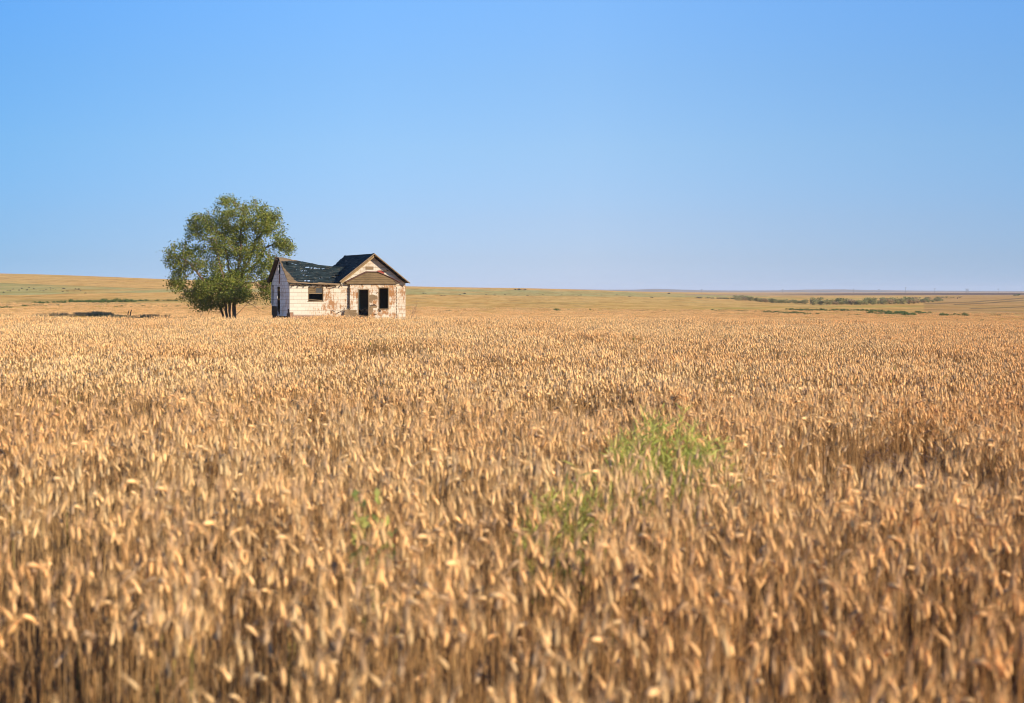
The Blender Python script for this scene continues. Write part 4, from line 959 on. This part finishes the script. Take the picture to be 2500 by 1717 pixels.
pyl = empty('pylon', (x_, D_, z_)); tag(pyl, 'distant two-legged pylon with crossbeams on the right skyline', 'pylon')
for s_ in (-1, 1):
    m = MB(); m.tube([(s_ * 1.6, 0, -1), (s_ * 1.5, 0, hh)], [.30, .22], 6); m.build('leg', M_POLE, pyl)
m = MB(); m.box(-3.4, 3.4, -.35, -.12, hh - .5, hh - .1); m.box(-2.6, 2.6, -.36, -.13, hh - 2.6, hh - 2.2); m.build('crossbeam', M_POLE, pyl)
m = MB(); m.beam((-1.5, .4, hh - .6), (1.5, .4, hh - 2.5), .18, .18); m.beam((1.5, .62, hh - .6), (-1.5, .62, hh - 2.5), .18, .18); m.build('brace', M_POLE, pyl)

# ------------------------------------------------------------------ plants standing in the wheat
M_KOCHIA = leaf_material('fresh_weed', (.40, .435, .07), (.62, .60, .155), .4); M_DEAD = leaf_material('dead_weed', (.12, .068, .038), (.21, .125, .07), .1); M_BROAD = leaf_material('broad_weed', (.34, .40, .08), (.58, .56, .15), .4)
def feathery(name, seed, h_, rad_, mat, n_st=26, leafl=.06, lw=.05, per=26):
    """upright bushy weed: many fine stems carrying narrow leaves"""
    rnd = random.Random(seed); m = MB()
    for k in range(n_st):
        a_, r_ = rnd.uniform(0, 6.28), rad_ * math.sqrt(rnd.random()); top_ = Vector((r_ * math.cos(a_), r_ * math.sin(a_), h_ * (1 - .35 * (r_ / rad_) ** 2) * rnd.uniform(.8, 1.05)))
        pts = [Vector((top_.x * .15, top_.y * .15, 0)), Vector((top_.x * .7, top_.y * .7, top_.z * .5)), top_]
        m.tube(pts, [.0022, .0018, .0008], 3, (.4, .4, .4), False)
        for _ in range(per):
            t_ = rnd.uniform(.25, 1.0); p_ = pts[0].lerp(pts[1], t_ * 2) if t_ < .5 else pts[1].lerp(pts[2], t_ * 2 - 1)
            d_ = Vector((rnd.gauss(0, .8), rnd.gauss(0, .8), rnd.uniform(.2, 1.4))).normalized(); s_ = d_.cross(Vector((rnd.gauss(0, 1), rnd.gauss(0, 1), rnd.gauss(0, 1)))).normalized()
            l_ = leafl * rnd.uniform(.6, 1.7); c_0 = rnd.random(); m.add([p_, p_ + d_ * l_ * .5 + s_ * l_ * lw, p_ + d_ * l_, p_ + d_ * l_ * .5 - s_ * l_ * lw], [(0, 1, 2, 3)], (c_0,) * 3)
    return m.mesh(name, mat, True, False)
for nm, x_, y_, h_, r_, mat, seed, lab, kw in (
        ('green_weed', 1.22, 11.1, 1.05, .46, M_KOCHIA, 1, 'largest feathery light green weed standing in the wheat', dict(n_st=110, leafl=.075, per=26)),
        ('green_weed', .84, 10.7, .88, .28, M_KOCHIA, 2, 'feathery green weed against the left side of the largest one', dict(n_st=44, leafl=.07)),
        ('green_weed', 1.50, 10.6, .88, .26, M_KOCHIA, 3, 'feathery green weed against the right side of the largest one', dict(n_st=44, leafl=.07)),
        ('green_weed', 1.08, 9.9, .78, .28, M_KOCHIA, 4, 'short green weed among wheat in front of the largest one', dict(n_st=36, leafl=.07)),
        ('green_weed', -.0 + .45, 8.8, .86, .26, M_KOCHIA, 5, 'sparse green weed low in the wheat left of the big group', dict(n_st=40, leafl=.07)),
        ('green_weed', .20, 8.4, .82, .22, M_KOCHIA, 6, 'leftmost feathery weed of the group in the middle of the wheat', dict(n_st=34, leafl=.07)),
        ('green_weed', -.77, 7.6, .98, .17, M_BROAD, 7, 'small broad-leaved green weed left of the middle in the near wheat', dict(n_st=13, leafl=.045, lw=.3, per=12)),
        ('dead_weed', 3.10, 11.6, .74, .36, M_DEAD, 8, 'dark dry tumbleweed in the gap of the wheat on the right', dict(n_st=44)),
        ('dead_weed', 3.62, 12.1, .76, .42, M_DEAD, 9, 'purplish dry weed just right of the dark tumbleweed', dict(n_st=40)),
        ('dead_weed', 3.30, 10.6, .74, .38, M_DEAD, 10, 'dry greyish weed in front of the dark tumbleweed', dict(n_st=36)),
        ('dead_weed', 3.60, 9.95, .76, .26, M_DEAD, 11, 'dark dry weed at the right edge of the picture', dict(n_st=26))):
    o = bpy.data.objects.new(nm, feathery(nm, seed, h_, r_, mat, **kw)); COL.objects.link(o); o.location = (x_, y_, gz(x_, y_)); tag(o, lab, 'weed')

# ------------------------------------------------------------------ air
HAZE = True
if HAZE:
    m = MB(); m.box(-9000, 9000, -9000, 9000, -14, 34)
    hm = bpy.data.materials.new('haze'); hm.use_nodes = True; hn = hm.node_tree.nodes; hn.clear()
    oo = hn.new('ShaderNodeOutputMaterial'); pv = hn.new('ShaderNodeVolumePrincipled'); pv.inputs['Color'].default_value = (.80, .88, 1.0, 1); pv.inputs['Density'].default_value = 0.9e-4; pv.inputs['Anisotropy'].default_value = 0.0
    hm.node_tree.links.new(pv.outputs[0], oo.inputs['Volume'])
    hz = m.build('haze', hm); tag(hz, 'thin pale air fading the far hills', 'haze', kind='stuff')
